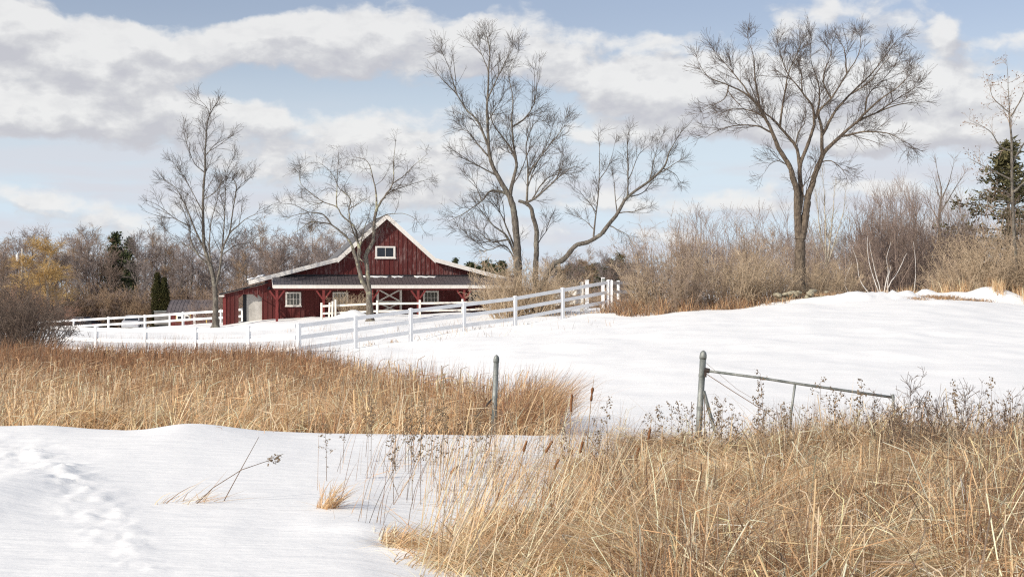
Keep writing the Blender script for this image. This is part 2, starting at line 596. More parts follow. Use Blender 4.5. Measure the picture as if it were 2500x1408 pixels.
with np.errstate(all='ignore'):
    _hm = (_w1 + _w2) / (_w1 / _dl[:-1] + _w2 / _dl[1:])
_sl[1:-1] = np.where(_same, _hm, 0)

# bumps: px, D, half width (m), half depth (m), height
BUMPS = [(300, 17.7, .55, .9, -.05), (480, 17.7, .5, .9, .055), (90, 17.7, .4, .8, .02), (700, 17.7, .5, .8, -.03), (1000, 17.8, .5, .8, .02), (2090, 64.5, 1.3, .8, .38), (2170, 65.5, 1.5, .8, .34), (2020, 66, 1.6, .8, .22), (2255, 67, .45, .4, .35), (2440, 67.5, 1.6, 1.2, .75), (2330, 67, 1.6, 1.0, .25), (2300, 63.5, 1.6, 1.0, -.12),
         (1450, 65, 1.5, .8, .18), (1900, 66, 1.2, .6, .15), (900, 11.0, .35, .3, .05), (985, 10.6, .20, .25, -.09), (1030, 10.3, .3, .25, .06),
         (20, 12.8, .35, 1.0, .05), (-120, 11.5, .6, 2.0, .10), (850, 86, 1.0, .5, .35), (870, 86, .8, .5, .2), (1005, 60.5, 2.0, .7, .05)]


def ground(x, y, detail=True):
    x = np.atleast_1d(np.asarray(x, dtype=float))
    y = np.atleast_1d(np.asarray(y, dtype=float))
    x, y = np.broadcast_arrays(x, y)
    D = np.clip(y, 7.0, 5999)
    px = np.clip(1250 + F * x / D, -599, 3099)
    c = (px + 600) / 3700 * 239
    ci = np.clip(c.astype(int), 0, 238)
    cf = c - ci
    k = np.clip(np.searchsorted(RD, D, side='right') - 1, 0, len(RD) - 2)

    def g(T, kk):
        return T[kk, ci] * (1 - cf) + T[kk, ci + 1] * cf
    h = RD[k + 1] - RD[k]
    t = (D - RD[k]) / h
    z = (2 * t ** 3 - 3 * t ** 2 + 1) * g(_tab, k) + (t ** 3 - 2 * t ** 2 + t) * h * g(_sl, k) + (-2 * t ** 3 + 3 * t ** 2) * g(_tab, k + 1) + (t ** 3 - t ** 2) * h * g(_sl, k + 1)
    for bp, bd, sx, sy, a in BUMPS:
        bx = (bp - 1250) / F * bd
        z = z + a * np.exp(-((x - bx) / sx) ** 2 - ((y - bd) / sy) ** 2)
    if detail:
        near = np.exp(-np.clip(D - 8, 0, None) / 30)
        z = z + .065 * fbm(x * .5, y * .35, 1, 3) * np.clip((D - 8) / 20, .3, 1.7)
        z = z + .035 * fbm(x * .9 + y * .25, y * .55, 37, 3) * np.clip((D - 19) / 10, 0, 1.3)
        z = z + .014 * fbm(x * 2.2, y * 1.2, 5, 3) * near
        # rough, trodden plough bank at the left edge
        r = np.clip((430 - px) / 260, 0, 1) * np.clip((17.2 - D) / 2.0, 0, 1) * np.clip((D - 7) / 2, 0, 1)
        band = np.exp(-((px - (50 + (16 - D) * 46)) / 85) ** 2)
        z = z + r * (.06 + 1.0 * band) * (.030 * fbm(x * 3.3, y * 2.4, 9, 3) + .028 * fbm(x * 11, y * 7, 19, 3) + .05 * np.clip(fbm(x * 6, y * 3.5, 27, 3) - .25, 0, 1))
        ch = np.clip((fbm(x * 6.5, y * 4.0, 43, 3) - .06) / .10, 0, 1)
        z = z + r * (.04 + 1.1 * band) * .026 * ch * ch * (3 - 2 * ch)
        # lumpy ploughed pile on the crest to the right
        r2 = np.exp(-((px - 2120) / 130) ** 2 - ((D - 65) / 2.2) ** 2)
        z = z + r2 * .5 * np.abs(fbm(x * 1.3, y * 1.3, 23, 4))
        r3 = np.exp(-((px - 2370) / 110) ** 2 - ((D - 66.5) / 2.0) ** 2)
        z = z + r3 * .22 * fbm(x * 1.1, y * 1.1, 29, 4)
        # humps beyond the fence
        z = z + np.clip((D - 52) / 10, 0, 1) * np.clip((130 - D) / 40, 0, 1) * .10 * fbm(x * .33, y * .33, 31, 4)
    return z


def gz(px, D, detail=True):
    return float(ground((px - 1250) / F * D, D, detail)[0])


def gp(px, D):
    """point on the ground seen at column px, D metres away"""
    return np.array([(px - 1250) / F * D, D, gz(px, D)])


def build_ground():
    ys = np.concatenate([np.linspace(-40, 6, 12), np.linspace(6.6, 21, 210), np.linspace(21.2, 48, 110), np.geomspace(48.3, 115, 150), np.geomspace(117, 5900, 46)])
    us = np.concatenate([-np.geomspace(7, .46, 26), np.linspace(-.44, .44, 250), np.geomspace(.46, 7, 26)])
    Y, Ut = np.meshgrid(ys, us, indexing='ij')
    X = Ut * np.maximum(Y, 7.0)
    Z = ground(X.ravel(), Y.ravel())
    v = np.stack([X.ravel(), Y.ravel(), Z], 1)
    nr, nc = Y.shape
    i = (np.arange(nr - 1)[:, None] * nc + np.arange(nc - 1)[None, :]).ravel()
    q = np.stack([i, i + 1, i + nc + 1, i + nc], 1)
    me = make_mesh('snowy_ground', v, quads=q, smooth=True)
    o = link('snowy_ground', me, M['snow'])
    tag(o, 'snow covered ground rolling up to the barn and the tree line', None, kind='structure')


build_ground()


# ------------------------------------------------------------------ branch growing
def resample(pts, n):
    pts = np.asarray(pts, dtype=float)
    if len(pts) < 3:
        t = np.linspace(0, 1, n)[:, None]
        return pts[0] * (1 - t) + pts[-1] * t
    P = np.vstack([2 * pts[0] - pts[1], pts, 2 * pts[-1] - pts[-2]])
    seg = len(pts) - 1
    u = np.linspace(0, seg, n)
    i = np.clip(u.astype(int), 0, seg - 1)
    t = (u - i)[:, None]
    p0, p1, p2, p3 = P[i], P[i + 1], P[i + 2], P[i + 3]
    return .5 * (2 * p1 + (p2 - p0) * t + (2 * p0 - 5 * p1 + 4 * p2 - p3) * t ** 2 + (3 * p1 - p0 - 3 * p2 + p3) * t ** 3)


def nrmz(a):
    return a / np.maximum(np.linalg.norm(a, axis=-1, keepdims=True), 1e-9)


def tubes(P, R, k):
    """P (N,p,3), R (N,p) -> verts, quads"""
    N, p, _ = P.shape
    T = np.empty_like(P)
    T[:, 1:-1] = P[:, 2:] - P[:, :-2]
    T[:, 0] = P[:, 1] - P[:, 0]
    T[:, -1] = P[:, -1] - P[:, -2]
    T = nrmz(T)
    main = nrmz(P[:, -1] - P[:, 0])
    ref = np.where((np.abs(main[:, 2]) > .8)[:, None], np.array([1., 0, 0]), np.array([0, 0, 1.]))[:, None, :]
    E1 = nrmz(np.cross(T, np.broadcast_to(ref, T.shape)))
    E2 = np.cross(T, E1)
    a = np.arange(k) * 2 * np.pi / k
    V = P[:, :, None, :] + R[:, :, None, None] * (np.cos(a)[None, None, :, None] * E1[:, :, None, :] + np.sin(a)[None, None, :, None] * E2[:, :, None, :])
    n, i, j = np.meshgrid(np.arange(N), np.arange(p - 1), np.arange(k), indexing='ij')
    b = (n * p + i) * k
    Q = np.stack([b + j, b + (j + 1) % k, b + k + (j + 1) % k, b + k + j], -1).reshape(-1, 4)
    return V.reshape(-1, 3), Q


def grow(P, R, rng, per=None, dens=None, t0=.15, t1=1.0, ang=(45, 12), ln=(1, .3), relen=None, up=.15, wig=.16, npts=5, rk=.012, rmax=.7, rend=.35, flat=None, curl=0.0, tipf=.66):
    """side shoots along polylines P (N,p,3) with radii R"""
    N, p, _ = P.shape
    seg = np.linalg.norm(np.diff(P, axis=1), axis=2)
    L = seg.sum(1)
    cnt = np.full(N, per) if per is not None else np.maximum(1, np.round(L * dens * rng.uniform(.7, 1.3, N))).astype(int)
    idx = np.repeat(np.arange(N), cnt)
    K = len(idx)
    t = rng.uniform(t0, t1, K)
    f = t * (p - 1)
    i = np.clip(f.astype(int), 0, p - 2)
    fr = (f - i)[:, None]
    pos = P[idx, i] * (1 - fr) + P[idx, i + 1] * fr
    tan = nrmz(P[idx, i + 1] - P[idx, i])
    r_here = R[idx, i] * (1 - fr[:, 0]) + R[idx, i + 1] * fr[:, 0]
    perp = rng.normal(size=(K, 3))
    if flat is not None:
        perp[:, 1] *= flat
    perp -= (perp * tan).sum(1, keepdims=True) * tan
    perp = nrmz(perp)
    a = np.radians(np.clip(rng.normal(ang[0], ang[1], K), 8, 110))[:, None]
    d = np.cos(a) * tan + np.sin(a) * perp
    d[:, 2] += up
    d = nrmz(d)
    if relen is not None:
        ll = L[idx] * relen * (1.1 - .65 * t) * rng.uniform(.6, 1.35, K)
    else:
        ll = np.clip(rng.normal(ln[0], ln[1], K), ln[0] * .35, None) * (1.2 - tipf * t)
    out = np.empty((K, npts, 3))
    out[:, 0] = pos
    s = (ll / (npts - 1))[:, None]
    for q in range(1, npts):
        d = d + rng.normal(size=(K, 3)) * wig
        d[:, 2] += up * .35 + curl
        d = nrmz(d)
        out[:, q] = out[:, q - 1] + d * s
    r0 = np.minimum(r_here * rmax, rk * ll + .002)
    r0 = np.maximum(r0, .0028)
    RR = r0[:, None] * np.linspace(1, rend, npts)[None, :]
    return out, RR


def merge(parts):
    V, Q, b = [], [], 0
    for v, q in parts:
        V.append(v)
        Q.append(q + b)
        b += len(v)
    return np.concatenate(V), np.concatenate(Q)


def wiggle(P, rng, amp):
    n = len(P)
    w = rng.normal(size=(n, 3)) * amp
    w = (w + np.roll(w, 1, 0) + np.roll(w, -1, 0)) / 2
    w[0] = 0
    return P + w


def pixel_tree(name, label, D, limbs, rng, bark, twig, levels, base=None, minr=.0, wigamp=.02, extra_low=True):
    """limbs: (kind, [(px,py)...], r0, r1, depth swing). The tree stands D metres away; each limb joins the nearest earlier one."""
    known = []            # (px,py,depth)
    world = []
    for kind, pts, r0, r1, sw in limbs:
        if known:
            kp = np.array(known)
            j = np.argmin((kp[:, 0] - pts[0][0]) ** 2 + (kp[:, 1] - pts[0][1]) ** 2)
            d0 = kp[j, 2]
        else:
            d0 = D
        n = max(7, int(len(pts) * 3))
        q = resample([(x, y, 0) for x, y in pts], n)
        dd = d0 + sw * np.linspace(0, 1, n) ** 1.2
        W3 = np.stack([(q[:, 0] - 1250) / F * dd, dd, (704 - q[:, 1]) / F * dd], 1)
        W3 = wiggle(W3, rng, wigamp if kind != 'trunk' else wigamp * .6)
        for a, b in zip(q, dd):
            known.append((a[0], a[1], b))
        sl_ = 1.0 if kind == 'trunk' else .80
        rr = sl_ * (r0 + (max(r1 * .75, .008) - r0) * np.linspace(0, 1, n) ** .7)
        if kind == 'trunk':
            rr = rr * .86
        if kind == 'trunk' and not world:
            rr = rr * (1 + .45 * np.exp(-np.linspace(0, n, n) / 1.6))
        world.append((kind, W3, rr))
    b0 = world[0][1][0].copy()
    if base is not None:
        b0 = np.array(base)
    root = thing(name, label, 'tree', tuple(b0))
    for kind, W3, rr in world:
        k = 10 if rr[0] > .12 else 7
        n = len(rr)
        if kind == 'trunk':      # finer, slightly fluted trunk
            W3 = resample(W3, n * 2)
            rr = np.interp(np.linspace(0, 1, n * 2), np.linspace(0, 1, n), rr)
            rr = rr * (1 + .05 * rng.normal(size=len(rr)))
        v, q = tubes((W3 - b0)[None], rr[None], k)
        v += (rng.normal(size=v.shape) * (.02 * rr[0]))
        me = make_mesh(kind, v, quads=q, smooth=True)
        link('trunk' if kind == 'trunk' else 'limb', me, bark, root)
    # twigs
    n0 = 12
    use = [(resample(W3 - b0, n0), np.interp(np.linspace(0, 1, n0), np.linspace(0, 1, len(rr)), rr)) for kind, W3, rr in world if kind != 'trunk']
    P = np.array([u[0] for u in use])
    R = np.array([u[1] for u in use])
    parts = []
    for li_, lv in enumerate(levels):
        sides = lv.pop('sides')
        keep = lv.pop('from_all', False)
        P2, R2 = grow(P, R, rng, tipf=.92 if li_ == 0 else .66, **lv)
        R2 = np.maximum(R2, minr * (1.0 if li_ < len(levels) - 1 else .8))
        parts.append(tubes(P2, R2, sides))
        P, R = P2, R2
    v, q = merge(parts)
    o = link('crown', make_mesh('crown', v, quads=q, smooth=True), twig, root)
    o['kind'] = 'stuff'
    return root, (P, R, b0)


def T(s):
    return [tuple(float(c) for c in p.split(',')) for p in s.split()]


# ------------------------------------------------------------------ barn
BA = rad(11.0)
BD = 93.0
S = BD / F
BO = at(943, 704, BD)


def U_(px):                      # facade coordinate of a photo column
    # ray through px meets the facade plane
    k = (px - 1250) / F
    # point = BO + u*(ca, sa);  x = k*y
    ca, sa = math.cos(BA), math.sin(BA)
    return (k * BO[1] - BO[0]) / (ca - k * sa)


def Zf(py, px=943):
    return (704 - py) / F * (BD + U_(px) * math.sin(BA))


barn = thing('barn', 'weathered red board and batten barn with white trim and dark porch roof', 'barn', (BO[0], BO[1], -2.0), BA)
ZB = 2.0                          # local z of the camera level


def B(v):
    return v + ZB


APEX = Zf(523)
KU, KZ = 3.22, Zf(630)
EU, EZ = 8.95, .50
LU0, LU1 = U_(548), U_(655)       # lean-to wall
LZ0, LZ1 = Zf(716, 545), .38


def roof_z(u):                   # top line of the main roof at the gable
    a = abs(u)
    if a <= KU:
        return APEX + (KZ - APEX) * a / KU
    return KZ + (EZ - KZ) * (a - KU) / (EU - KU)


def lean_z(u):
    return LZ0 + (LZ1 - LZ0) * (u - LU0) / (LU1 - LU0)


rb = random.Random(3)
BW = .302
# upper gable boards
us = [-8.6 + BW * i for i in range(58)]
battens = MB()
z_low = Zf(674)
for i, u0 in enumerate(us):
    u1 = min(u0 + BW - .006, 8.6)
    pts = [(u0, z_low), (u1, z_low), (u1, roof_z(u1) - .13)]
    for c in (KU, 0, -KU):
        if u0 < c < u1:
            pts.append((c, roof_z(c) - .13))
    pts.append((u0, roof_z(u0) - .13))
    if min(p[1] for p in pts[2:]) < z_low + .04:
        continue
    y = rb.uniform(-.006, .006)
    mb = MB().prism([(x - u0, B(z)) for x, z in pts], y, y + .03)
    mb.build('board', M['board'], barn, loc=(u0, 0, 0))
    uc = u0 + rb.uniform(-.008, .008)
    battens.box(uc - .028, uc + .022, -.028, .003, B(z_low), B(roof_z(uc) - .15))
bt = battens.build('battens', M['batten'], barn)
bt['kind'] = 'stuff'
# lower wall boards (under the porch and across the lean-to)
OPL, OPR, OPT = U_(574), U_(637), Zf(718, 600)
DOL, DOR = U_(916), U_(985)
battens = MB()
u0 = LU0
while u0 < 8.8:
    u1 = u0 + BW - .006
    gx = BO[0] + u0 * math.cos(BA)
    gy = BO[1] + u0 * math.sin(BA)
    zb = float(ground(gx, gy)[0]) - .25
    top = (lambda u: lean_z(u) - .05) if u1 < LU1 + .12 else (lambda u: .86)
    inside = u0 > OPL - .05 and u1 < OPR + .1
    low0 = low1 = zb
    if inside:
        low0 = low1 = OPT
        if u0 < OPL + BW * .8:
            low0, low1 = OPT - .26, OPT
        if u1 > OPR - BW * .8:
            low0, low1 = OPT, OPT - .26
    y = rb.uniform(-.006, .006)
    mb = MB().prism([(0, B(low0)), (u1 - u0, B(low1)), (u1 - u0, B(top(u1))), (0, B(top(u0)))], y, y + .03)
    mb.build('board', M['board_low'], barn, loc=(u0, 0, 0))
    battens.box(u0 - .028, u0 + .022, -.03, .003, B(max(low0, low1 if inside else zb)), B(top(u0)))
    u0 += BW
bt = battens.build('battens', M['batten'], barn)
bt['kind'] = 'stuff'
# lean-to corner board, side and back walls that close the barn
MB().box(LU0 - .10, LU0 + .10, -.05, -.032, B(-2.7), B(lean_z(LU0) - .06)).build('corner_board', M['post_red'], barn)
MB().box(U_(672), U_(680), -.06, -.035, B(-2.3), B(.30)).build('corner_board', M['post_red'], barn)
DEPTH = 12.5
MB().box(-7.7, -7.62, .06, DEPTH, B(-2.8), B(.62)).build('side_wall', M['board_low'], barn)
MB().box(8.5, 8.58, .06, DEPTH, B(-2.4), B(.55)).build('side_wall', M['board_low'], barn)
MB().prism([(-7.6, B(-2.6)), (8.48, B(-2.2)), (8.48, B(.5)), (KU, B(KZ - .2)), (0, B(APEX - .2)), (-KU, B(KZ - .2)), (-7.6, B(.5))], DEPTH - .1, DEPTH).build('back_wall', M['board_low'], barn)
MB().box(-7.6, 8.48, .34, .36, B(-2.4), B(.45)).build('light_blocker', M['dark'], barn)  # unseen dark sheet added behind the front boards to block light
# main roof: four planes with thickness
RT = .10


def slab(pa, pb, y0, y1, th, name, mat):
    (ua, za), (ub, zb_) = pa, pb
    mb = MB().prism([(ua, B(za)), (ub, B(zb_)), (ub, B(zb_ - th)), (ua, B(za - th))], y0, y1)
    return mb.build(name, mat, barn)


roofL = slab((-KU, KZ), (0, APEX), -.42, DEPTH + .3, RT, 'roof_slope', M['shingle'])
roofR = slab((.001, APEX), (KU, KZ), -.42, DEPTH + .3, RT, 'roof_slope', M['shingle'])
slab((-EU, EZ), (-KU - .001, KZ), -.42, DEPTH + .3, RT, 'roof_slope', M['shingle'])
slab((KU + .001, KZ), (EU, EZ), -.42, DEPTH + .3, RT, 'roof_slope', M['shingle'])
# cream rake boards
for (ua, za), (ub, zb_) in (((-EU, EZ), (-KU, KZ)), ((-KU, KZ), (0, APEX)), ((0, APEX), (KU, KZ)), ((KU, KZ), (EU, EZ))):
    h = .34 if max(abs(ua), abs(ub)) < 4 else .26
    MB().prism([(ua, B(za + .015)), (ub, B(zb_ + .015)), (ub, B(zb_ - h)), (ua, B(za - h))], -.455, -.425).build('rake_board', M['cream'], barn)
    MB().prism([(ua, B(za - RT - .005)), (ub, B(zb_ - RT - .005)), (ub, B(zb_ - RT - .03)), (ua, B(za - RT - .03))], -.424, -.035).build('soffit', M['cream'], barn)
# lean-to roof
mb = MB().prism([(LU0 - .35, B(lean_z(LU0 - .35) + .06)), (LU1 - .02, B(LZ1 + .06)), (LU1 - .02, B(LZ1 - .02)), (LU0 - .35, B(lean_z(LU0 - .35) - .02))], -.18, DEPTH - 2)
mb.build('lean_to_roof', M['dark'], barn)
MB().box(LU0 - .36, LU0 - .01, -.14, -.02, B(lean_z(LU0 - .35) - .13), B(lean_z(LU0 - .35) - .03)).build('eave_block', M['cream'], barn)
# lean-to inner partition of weathered plywood
MB().box(U_(594), OPR + .6, .37, .40, B(-2.6), B(.05)).build('partition', M['panel'], barn)
MB().box(U_(594) - .02, U_(602), .355, .368, B(-2.6), B(.05)).build('shade_strip', M['dark'], barn)  # dark strip added to stand for the shade on the partition's left edge
for vv in (4.0, 8.0):
    MB().box(LU0 + .02, LU0 + .16, vv, vv + .14, B(-2.9), B(lean_z(LU0) - .04)).build('lean_to_post', M['post_red'], barn)
# porch roof: sheets with raised ribs
PU0, PU1, PV = U_(650) + .38, EU - .2, -2.2
PZ0, PZ1 = .83, .20


def porch_z(v):
    return PZ0 + (PZ1 - PZ0) * (v / PV)


SHEET = .92
u0 = PU0
while u0 < PU1 - .1:
    u1 = min(u0 + SHEET, PU1)
    mb = MB()
    mb.poly([(0, PV - .12, B(porch_z(PV - .12))), (u1 - u0 - .004, PV - .12, B(porch_z(PV - .12))), (u1 - u0 - .004, -.04, B(porch_z(-.04))), (0, -.04, B(porch_z(-.04))),
             (0, PV - .12, B(porch_z(PV - .12) - .02)), (u1 - u0 - .004, PV - .12, B(porch_z(PV - .12) - .02)), (u1 - u0 - .004, -.04, B(porch_z(-.04) - .02)), (0, -.04, B(porch_z(-.04) - .02))],
            [(0, 1, 2, 3), (7, 6, 5, 4), (0, 4, 5, 1), (1, 5, 6, 2), (2, 6, 7, 3), (3, 7, 4, 0)])
    k = 0.0
    while k < u1 - u0 - .03:
        mb.beam((k + .02, PV - .12, B(porch_z(PV - .12) + .012)), (k + .02, -.05, B(porch_z(-.05) + .012)), .03, .03)
        k += .23
    mb.build('roof_sheet', M['metal_roof'], barn, loc=(u0, 0, 0))
    u0 = u1
MB().box(PU0 - .02, PU1, -.10, -.033, B(PZ0 - .01), B(PZ0 + .075)).build('flashing', M['dark'], barn)
MB().box(PU0, PU1, PV - .15, PV - .11, B(PZ1 - .20), B(PZ1 + .005)).build('fascia', M['cream'], barn)
MB().box(PU0, PU1, PV - .16, PV - .151, B(PZ1 - .08), B(PZ1 + .02)).build('drip_edge', M['cream'], barn)
mb = MB().poly([(PU0 - .03, PV - .11, B(PZ1 - .04)), (PU0 - .03, -.05, B(PZ0 - .05)), (PU0 - .03, -.05, B(PZ0 - .17)), (PU0 - .03, PV - .11, B(PZ1 - .16)),
                (PU0 - .002, PV - .11, B(PZ1 - .04)), (PU0 - .002, -.05, B(PZ0 - .05)), (PU0 - .002, -.05, B(PZ0 - .17)), (PU0 - .002, PV - .11, B(PZ1 - .16))],
               [(0, 1, 2, 3), (7, 6, 5, 4), (0, 4, 5, 1), (1, 5, 6, 2), (2, 6, 7, 3), (3, 7, 4, 0)])
mb.build('porch_rake', M['cream'], barn)
MB().box(PU0 + .05, PU1, PV - .06, PV + .08, B(PZ1 - .30), B(PZ1 - .04)).build('porch_beam', M['post_red'], barn)
# porch posts with knee braces
cB, sB = math.cos(BA), math.sin(BA)


def porch_u(px):
    k = (px - 1250) / F
    ox, oy = BO[0] - PV * sB * 1.0, BO[1] + PV * cB
    return (k * oy - ox) / (cB - k * sB)


for px in (676, 790, 908, 1021, 1133, 1247):
    u = porch_u(px)
    gx, gy = BO[0] + u * cB - PV * sB, BO[1] + u * sB + PV * cB
    g = float(ground(gx, gy)[0])
    p = MB().box(u - .075, u + .075, PV - .06, PV + .09, B(g - .3), B(PZ1 - .30)).build('porch_post', M['post_red'], barn)
    for sg in (-1, 1):
        MB().beam((u + sg * .06, PV + .015, B(PZ1 - .88)), (u + sg * .46, PV + .015, B(PZ1 - .34)), .10, .12, (0, 1, 0)).build('knee_brace', M['post_red'], p)


# windows
def window(px0, px1, py0, py1, cols, rows, gl, frame=.09, z_fix=None):
    ua, ub = U_(px0), U_(px1)
    pm = (px0 + px1) / 2
    za, zb_ = Zf(py1, pm), Zf(py0, pm)
    w = MB()
    w.box(ua, ub, -.075, -.033, B(zb_ - frame), B(zb_)).box(ua, ub, -.075, -.033, B(za), B(za + frame * 1.1))
    w.box(ua, ua + frame, -.073, -.033, B(za + frame * 1.1), B(zb_ - frame)).box(ub - frame, ub, -.073, -.033, B(za + frame * 1.1), B(zb_ - frame))
    wo_ = w.build('window', M['cream'], barn)
    x0, x1, z0, z1 = ua + frame, ub - frame, za + frame * 1.1, zb_ - frame
    dx, dz = (x1 - x0) / cols, (z1 - z0) / rows
    for i in range(cols):
        for j in range(rows):
            MB().box(x0 + i * dx + .014, x0 + (i + 1) * dx - .014, -.048, -.040, B(z0 + j * dz + .012), B(z0 + (j + 1) * dz - .012)).build('pane', gl, wo_)
    mu = MB()
    for i in range(cols + 1):
        xx = min(max(x0 + i * dx, x0 + .015), x1 - .015)
        mu.box(xx - .014, xx + .014, -.058, -.034, B(z0), B(z1))
    for j in range(1, rows):
        mu.box(x0, x1, -.056, -.036, B(z0 + j * dz - .012), B(z0 + j * dz + .012))
    mu.box(x0, x1, -.056, -.036, B(z0), B(z0 + .012))
    mu.box(x0, x1, -.056, -.036, B(z1 - .012), B(z1))
    mo = mu.build('muntins', M['cream'], wo_)
    mo['kind'] = 'stuff'
    MB().box(ua - .04, ub + .04, -.10, -.076, B(za - .02), B(za + .05)).build('sill', M['cream'], wo_)


window(916, 965, 601, 631, 2, 1, M['glass'], .10)
window(697, 735, 713, 748, 4, 2, M['glass_reflection'], .085)
window(812, 850, 713, 748, 4, 2, M['glass_reflection'], .085)
window(1033, 1071, 710, 743, 4, 2, M['glass_reflection'], .085)
window(1145, 1182, 708, 741, 4, 2, M['glass_reflection'], .085)
# sliding door with crossed bracing
zt, zm, zb_ = Zf(703, 950), Zf(737, 950), Zf(768, 950)
dl, dr = U_(920), U_(980)
door = MB().box(dl, dr, -.10, -.06, B(zb_), B(zt)).build('door', M['board_low'], barn)
for a, b in (((dl + .05, zt), (dl + .05, zb_)), ((dr - .05, zt), (dr - .05, zb_))):
    MB().beam((a[0], -.112, B(a[1])), (b[0], -.112, B(b[1])), .022, .15, (1, 0, 0)).build('stile', M['cream'], door)
for z in (zt - .06, zm, zb_ + .08):
    MB().beam((dl + .125, -.113, B(z)), (dr - .125, -.113, B(z)), .022, .13).build('rail', M['cream'], door)
for z0, z1 in ((zm + .07, zt - .13), (zb_ + .15, zm - .07)):
    MB().beam((dl + .14, -.110, B(z0)), (dr - .14, -.110, B(z1)), .018, .09).build('brace', M['cream'], door)
    MB().beam((dl + .14, -.128, B(z1)), (dr - .14, -.128, B(z0)), .018, .09).build('brace', M['cream'], door)
# barn lamp at the porch corner
ul = U_(657)
lamp = MB().tube([(ul, -.03, B(.08)), (ul, -.20, B(.12)), (ul, -.24, B(.06))], [.02, .02, .02], 6).build('wall_lamp', M['dark'], barn)
MB().tube([(ul, -.24, B(.10)), (ul, -.24, B(.02)), (ul, -.24, B(-.07))], [.05, .11, .15], 12).build('lamp_shade', M['dark'], lamp, smooth=True)


# snow lying on roofs
def roof_snow(name, label, pts_uv, zfun, th, nseg=24):
    """pts_uv: list of (u, v_front, v_back) spans in barn space"""
    mb = MB()
    n = len(pts_uv)
    top, bot = [], []
    for u, va, vb in pts_uv:
        t = th * rb.uniform(.6, 1.2)
        top.append([(u, va, B(zfun(u, va) + .02)), (u, va + (vb - va) * .25, B(zfun(u, va + (vb - va) * .25) + t)), (u, va + (vb - va) * .75, B(zfun(u, va + (vb - va) * .75) + t)), (u, vb, B(zfun(u, vb) + .02))])
    b = 0
    pts = [p for r in top for p in r]
    fs = []
    for i in range(n - 1):
        for j in range(3):
            fs.append((i * 4 + j, (i + 1) * 4 + j, (i + 1) * 4 + j + 1, i * 4 + j + 1))
        fs.append((i * 4, i * 4 + 3, (i + 1) * 4 + 3, (i + 1) * 4))
    fs.append((0, 1, 2, 3))
    fs.append(tuple((n - 1) * 4 + j for j in (3, 2, 1, 0)))
    mb.poly(pts, fs)
    o = mb.build(name, M['snow'], None, smooth=True)
    o.location = (BO[0], BO[1], -2.0)
    o.rotation_euler = (0, 0, BA)
    return tag(o, label, 'snow', 'snow left on the barn roofs')


def low_roof(u, v):
    return roof_z(u)


roof_snow('snow_strip', 'long snow strip along the low west slope of the barn roof', [(-EU + .02 + i * .26, -.40, 2.2 + .5 * math.sin(i)) for i in range(22)], low_roof, .025)
roof_snow('snow_mound', 'snow overhanging the lower roof corner above the lean-to', [(-EU - .10 + i * .14, -.46 - .02 * (i % 3), 1.5) for i in range(9)], lambda u, v: roof_z(max(u, -EU)) - .02 + .05, .13)


def pr(u, v):
    return porch_z(v)


def patch(px0, px1, n):
    a, b = U_(px0), U_(px1)
    return [(a + (b - a) * i / n, -.34 - .10 * math.sin(i * 1.7) - (.10 if 0 < i < n else -.12), -.12) for i in range(n + 1)]


roof_snow('snow_patch', 'snow patch on the dark porch roof just right of the tree trunk', patch(886, 948, 9), pr, .05)
roof_snow('snow_patch', 'tiny snow patch on the porch roof below the gable window', patch(955, 984, 5), pr, .05)
roof_snow('snow_patch', 'widest snow patch on the porch roof, nearest its east end', patch(1010, 1064, 9), pr, .05)


# ------------------------------------------------------------------ fences
def fence(name, label, posts, rails, mat, pw=.13, rh=.15, rt=.05, base_drop=.3, cap=True, round_=False, skip_first=False):
    """posts: (px, py of top, D); rails: metres below the post top"""
    tops = [at(*p) for p in posts]
    o0 = tops[0].copy()
    o0[2] = gz(posts[0][0], posts[0][2])
    root = thing(name, label, 'fence', tuple(o0))
    for i, t in enumerate(tops):
        if skip_first and i == 0:
            continue
        g = float(ground(t[0], t[1])[0])
        a = tops[max(i - 1, 0)]
        b = tops[min(i + 1, len(tops) - 1)]
        ang = math.atan2(b[1] - a[1], b[0] - a[0])
        hgt = t[2] - (g - base_drop)
        mb = MB().box(-pw / 2, pw / 2, -pw / 2, pw / 2, 0, hgt - .05)
        p = mb.build('post', mat, root)
        p.location = (t[0] - o0[0], t[1] - o0[1], g - base_drop - o0[2])
        p.rotation_euler = (0, 0, ang)
        if cap:
            e = pw / 2 + .012
            MB().poly([(-e, -e, hgt - .05), (e, -e, hgt - .05), (e, e, hgt - .05), (-e, e, hgt - .05), (-e, -e, hgt - .02), (e, -e, hgt - .02), (e, e, hgt - .02), (-e, e, hgt - .02), (0, 0, hgt + .02)],
                      [(3, 2, 1, 0), (0, 1, 5, 4), (1, 2, 6, 5), (2, 3, 7, 6), (3, 0, 4, 7), (4, 5, 8), (5, 6, 8), (6, 7, 8), (7, 4, 8)]).build('post_cap', mat, p)
    for i in range(len(tops) - 1):
        a, b = tops[i] - o0, tops[i + 1] - o0
        for r in rails:
            d = (b - a) / np.linalg.norm(b - a)
            MB().beam(a + d * (pw / 2 - .01) - np.array([0, 0, r]), b - d * (pw / 2 - .01) - np.array([0, 0, r]), rt, rh).build('rail', mat, root)
    return root


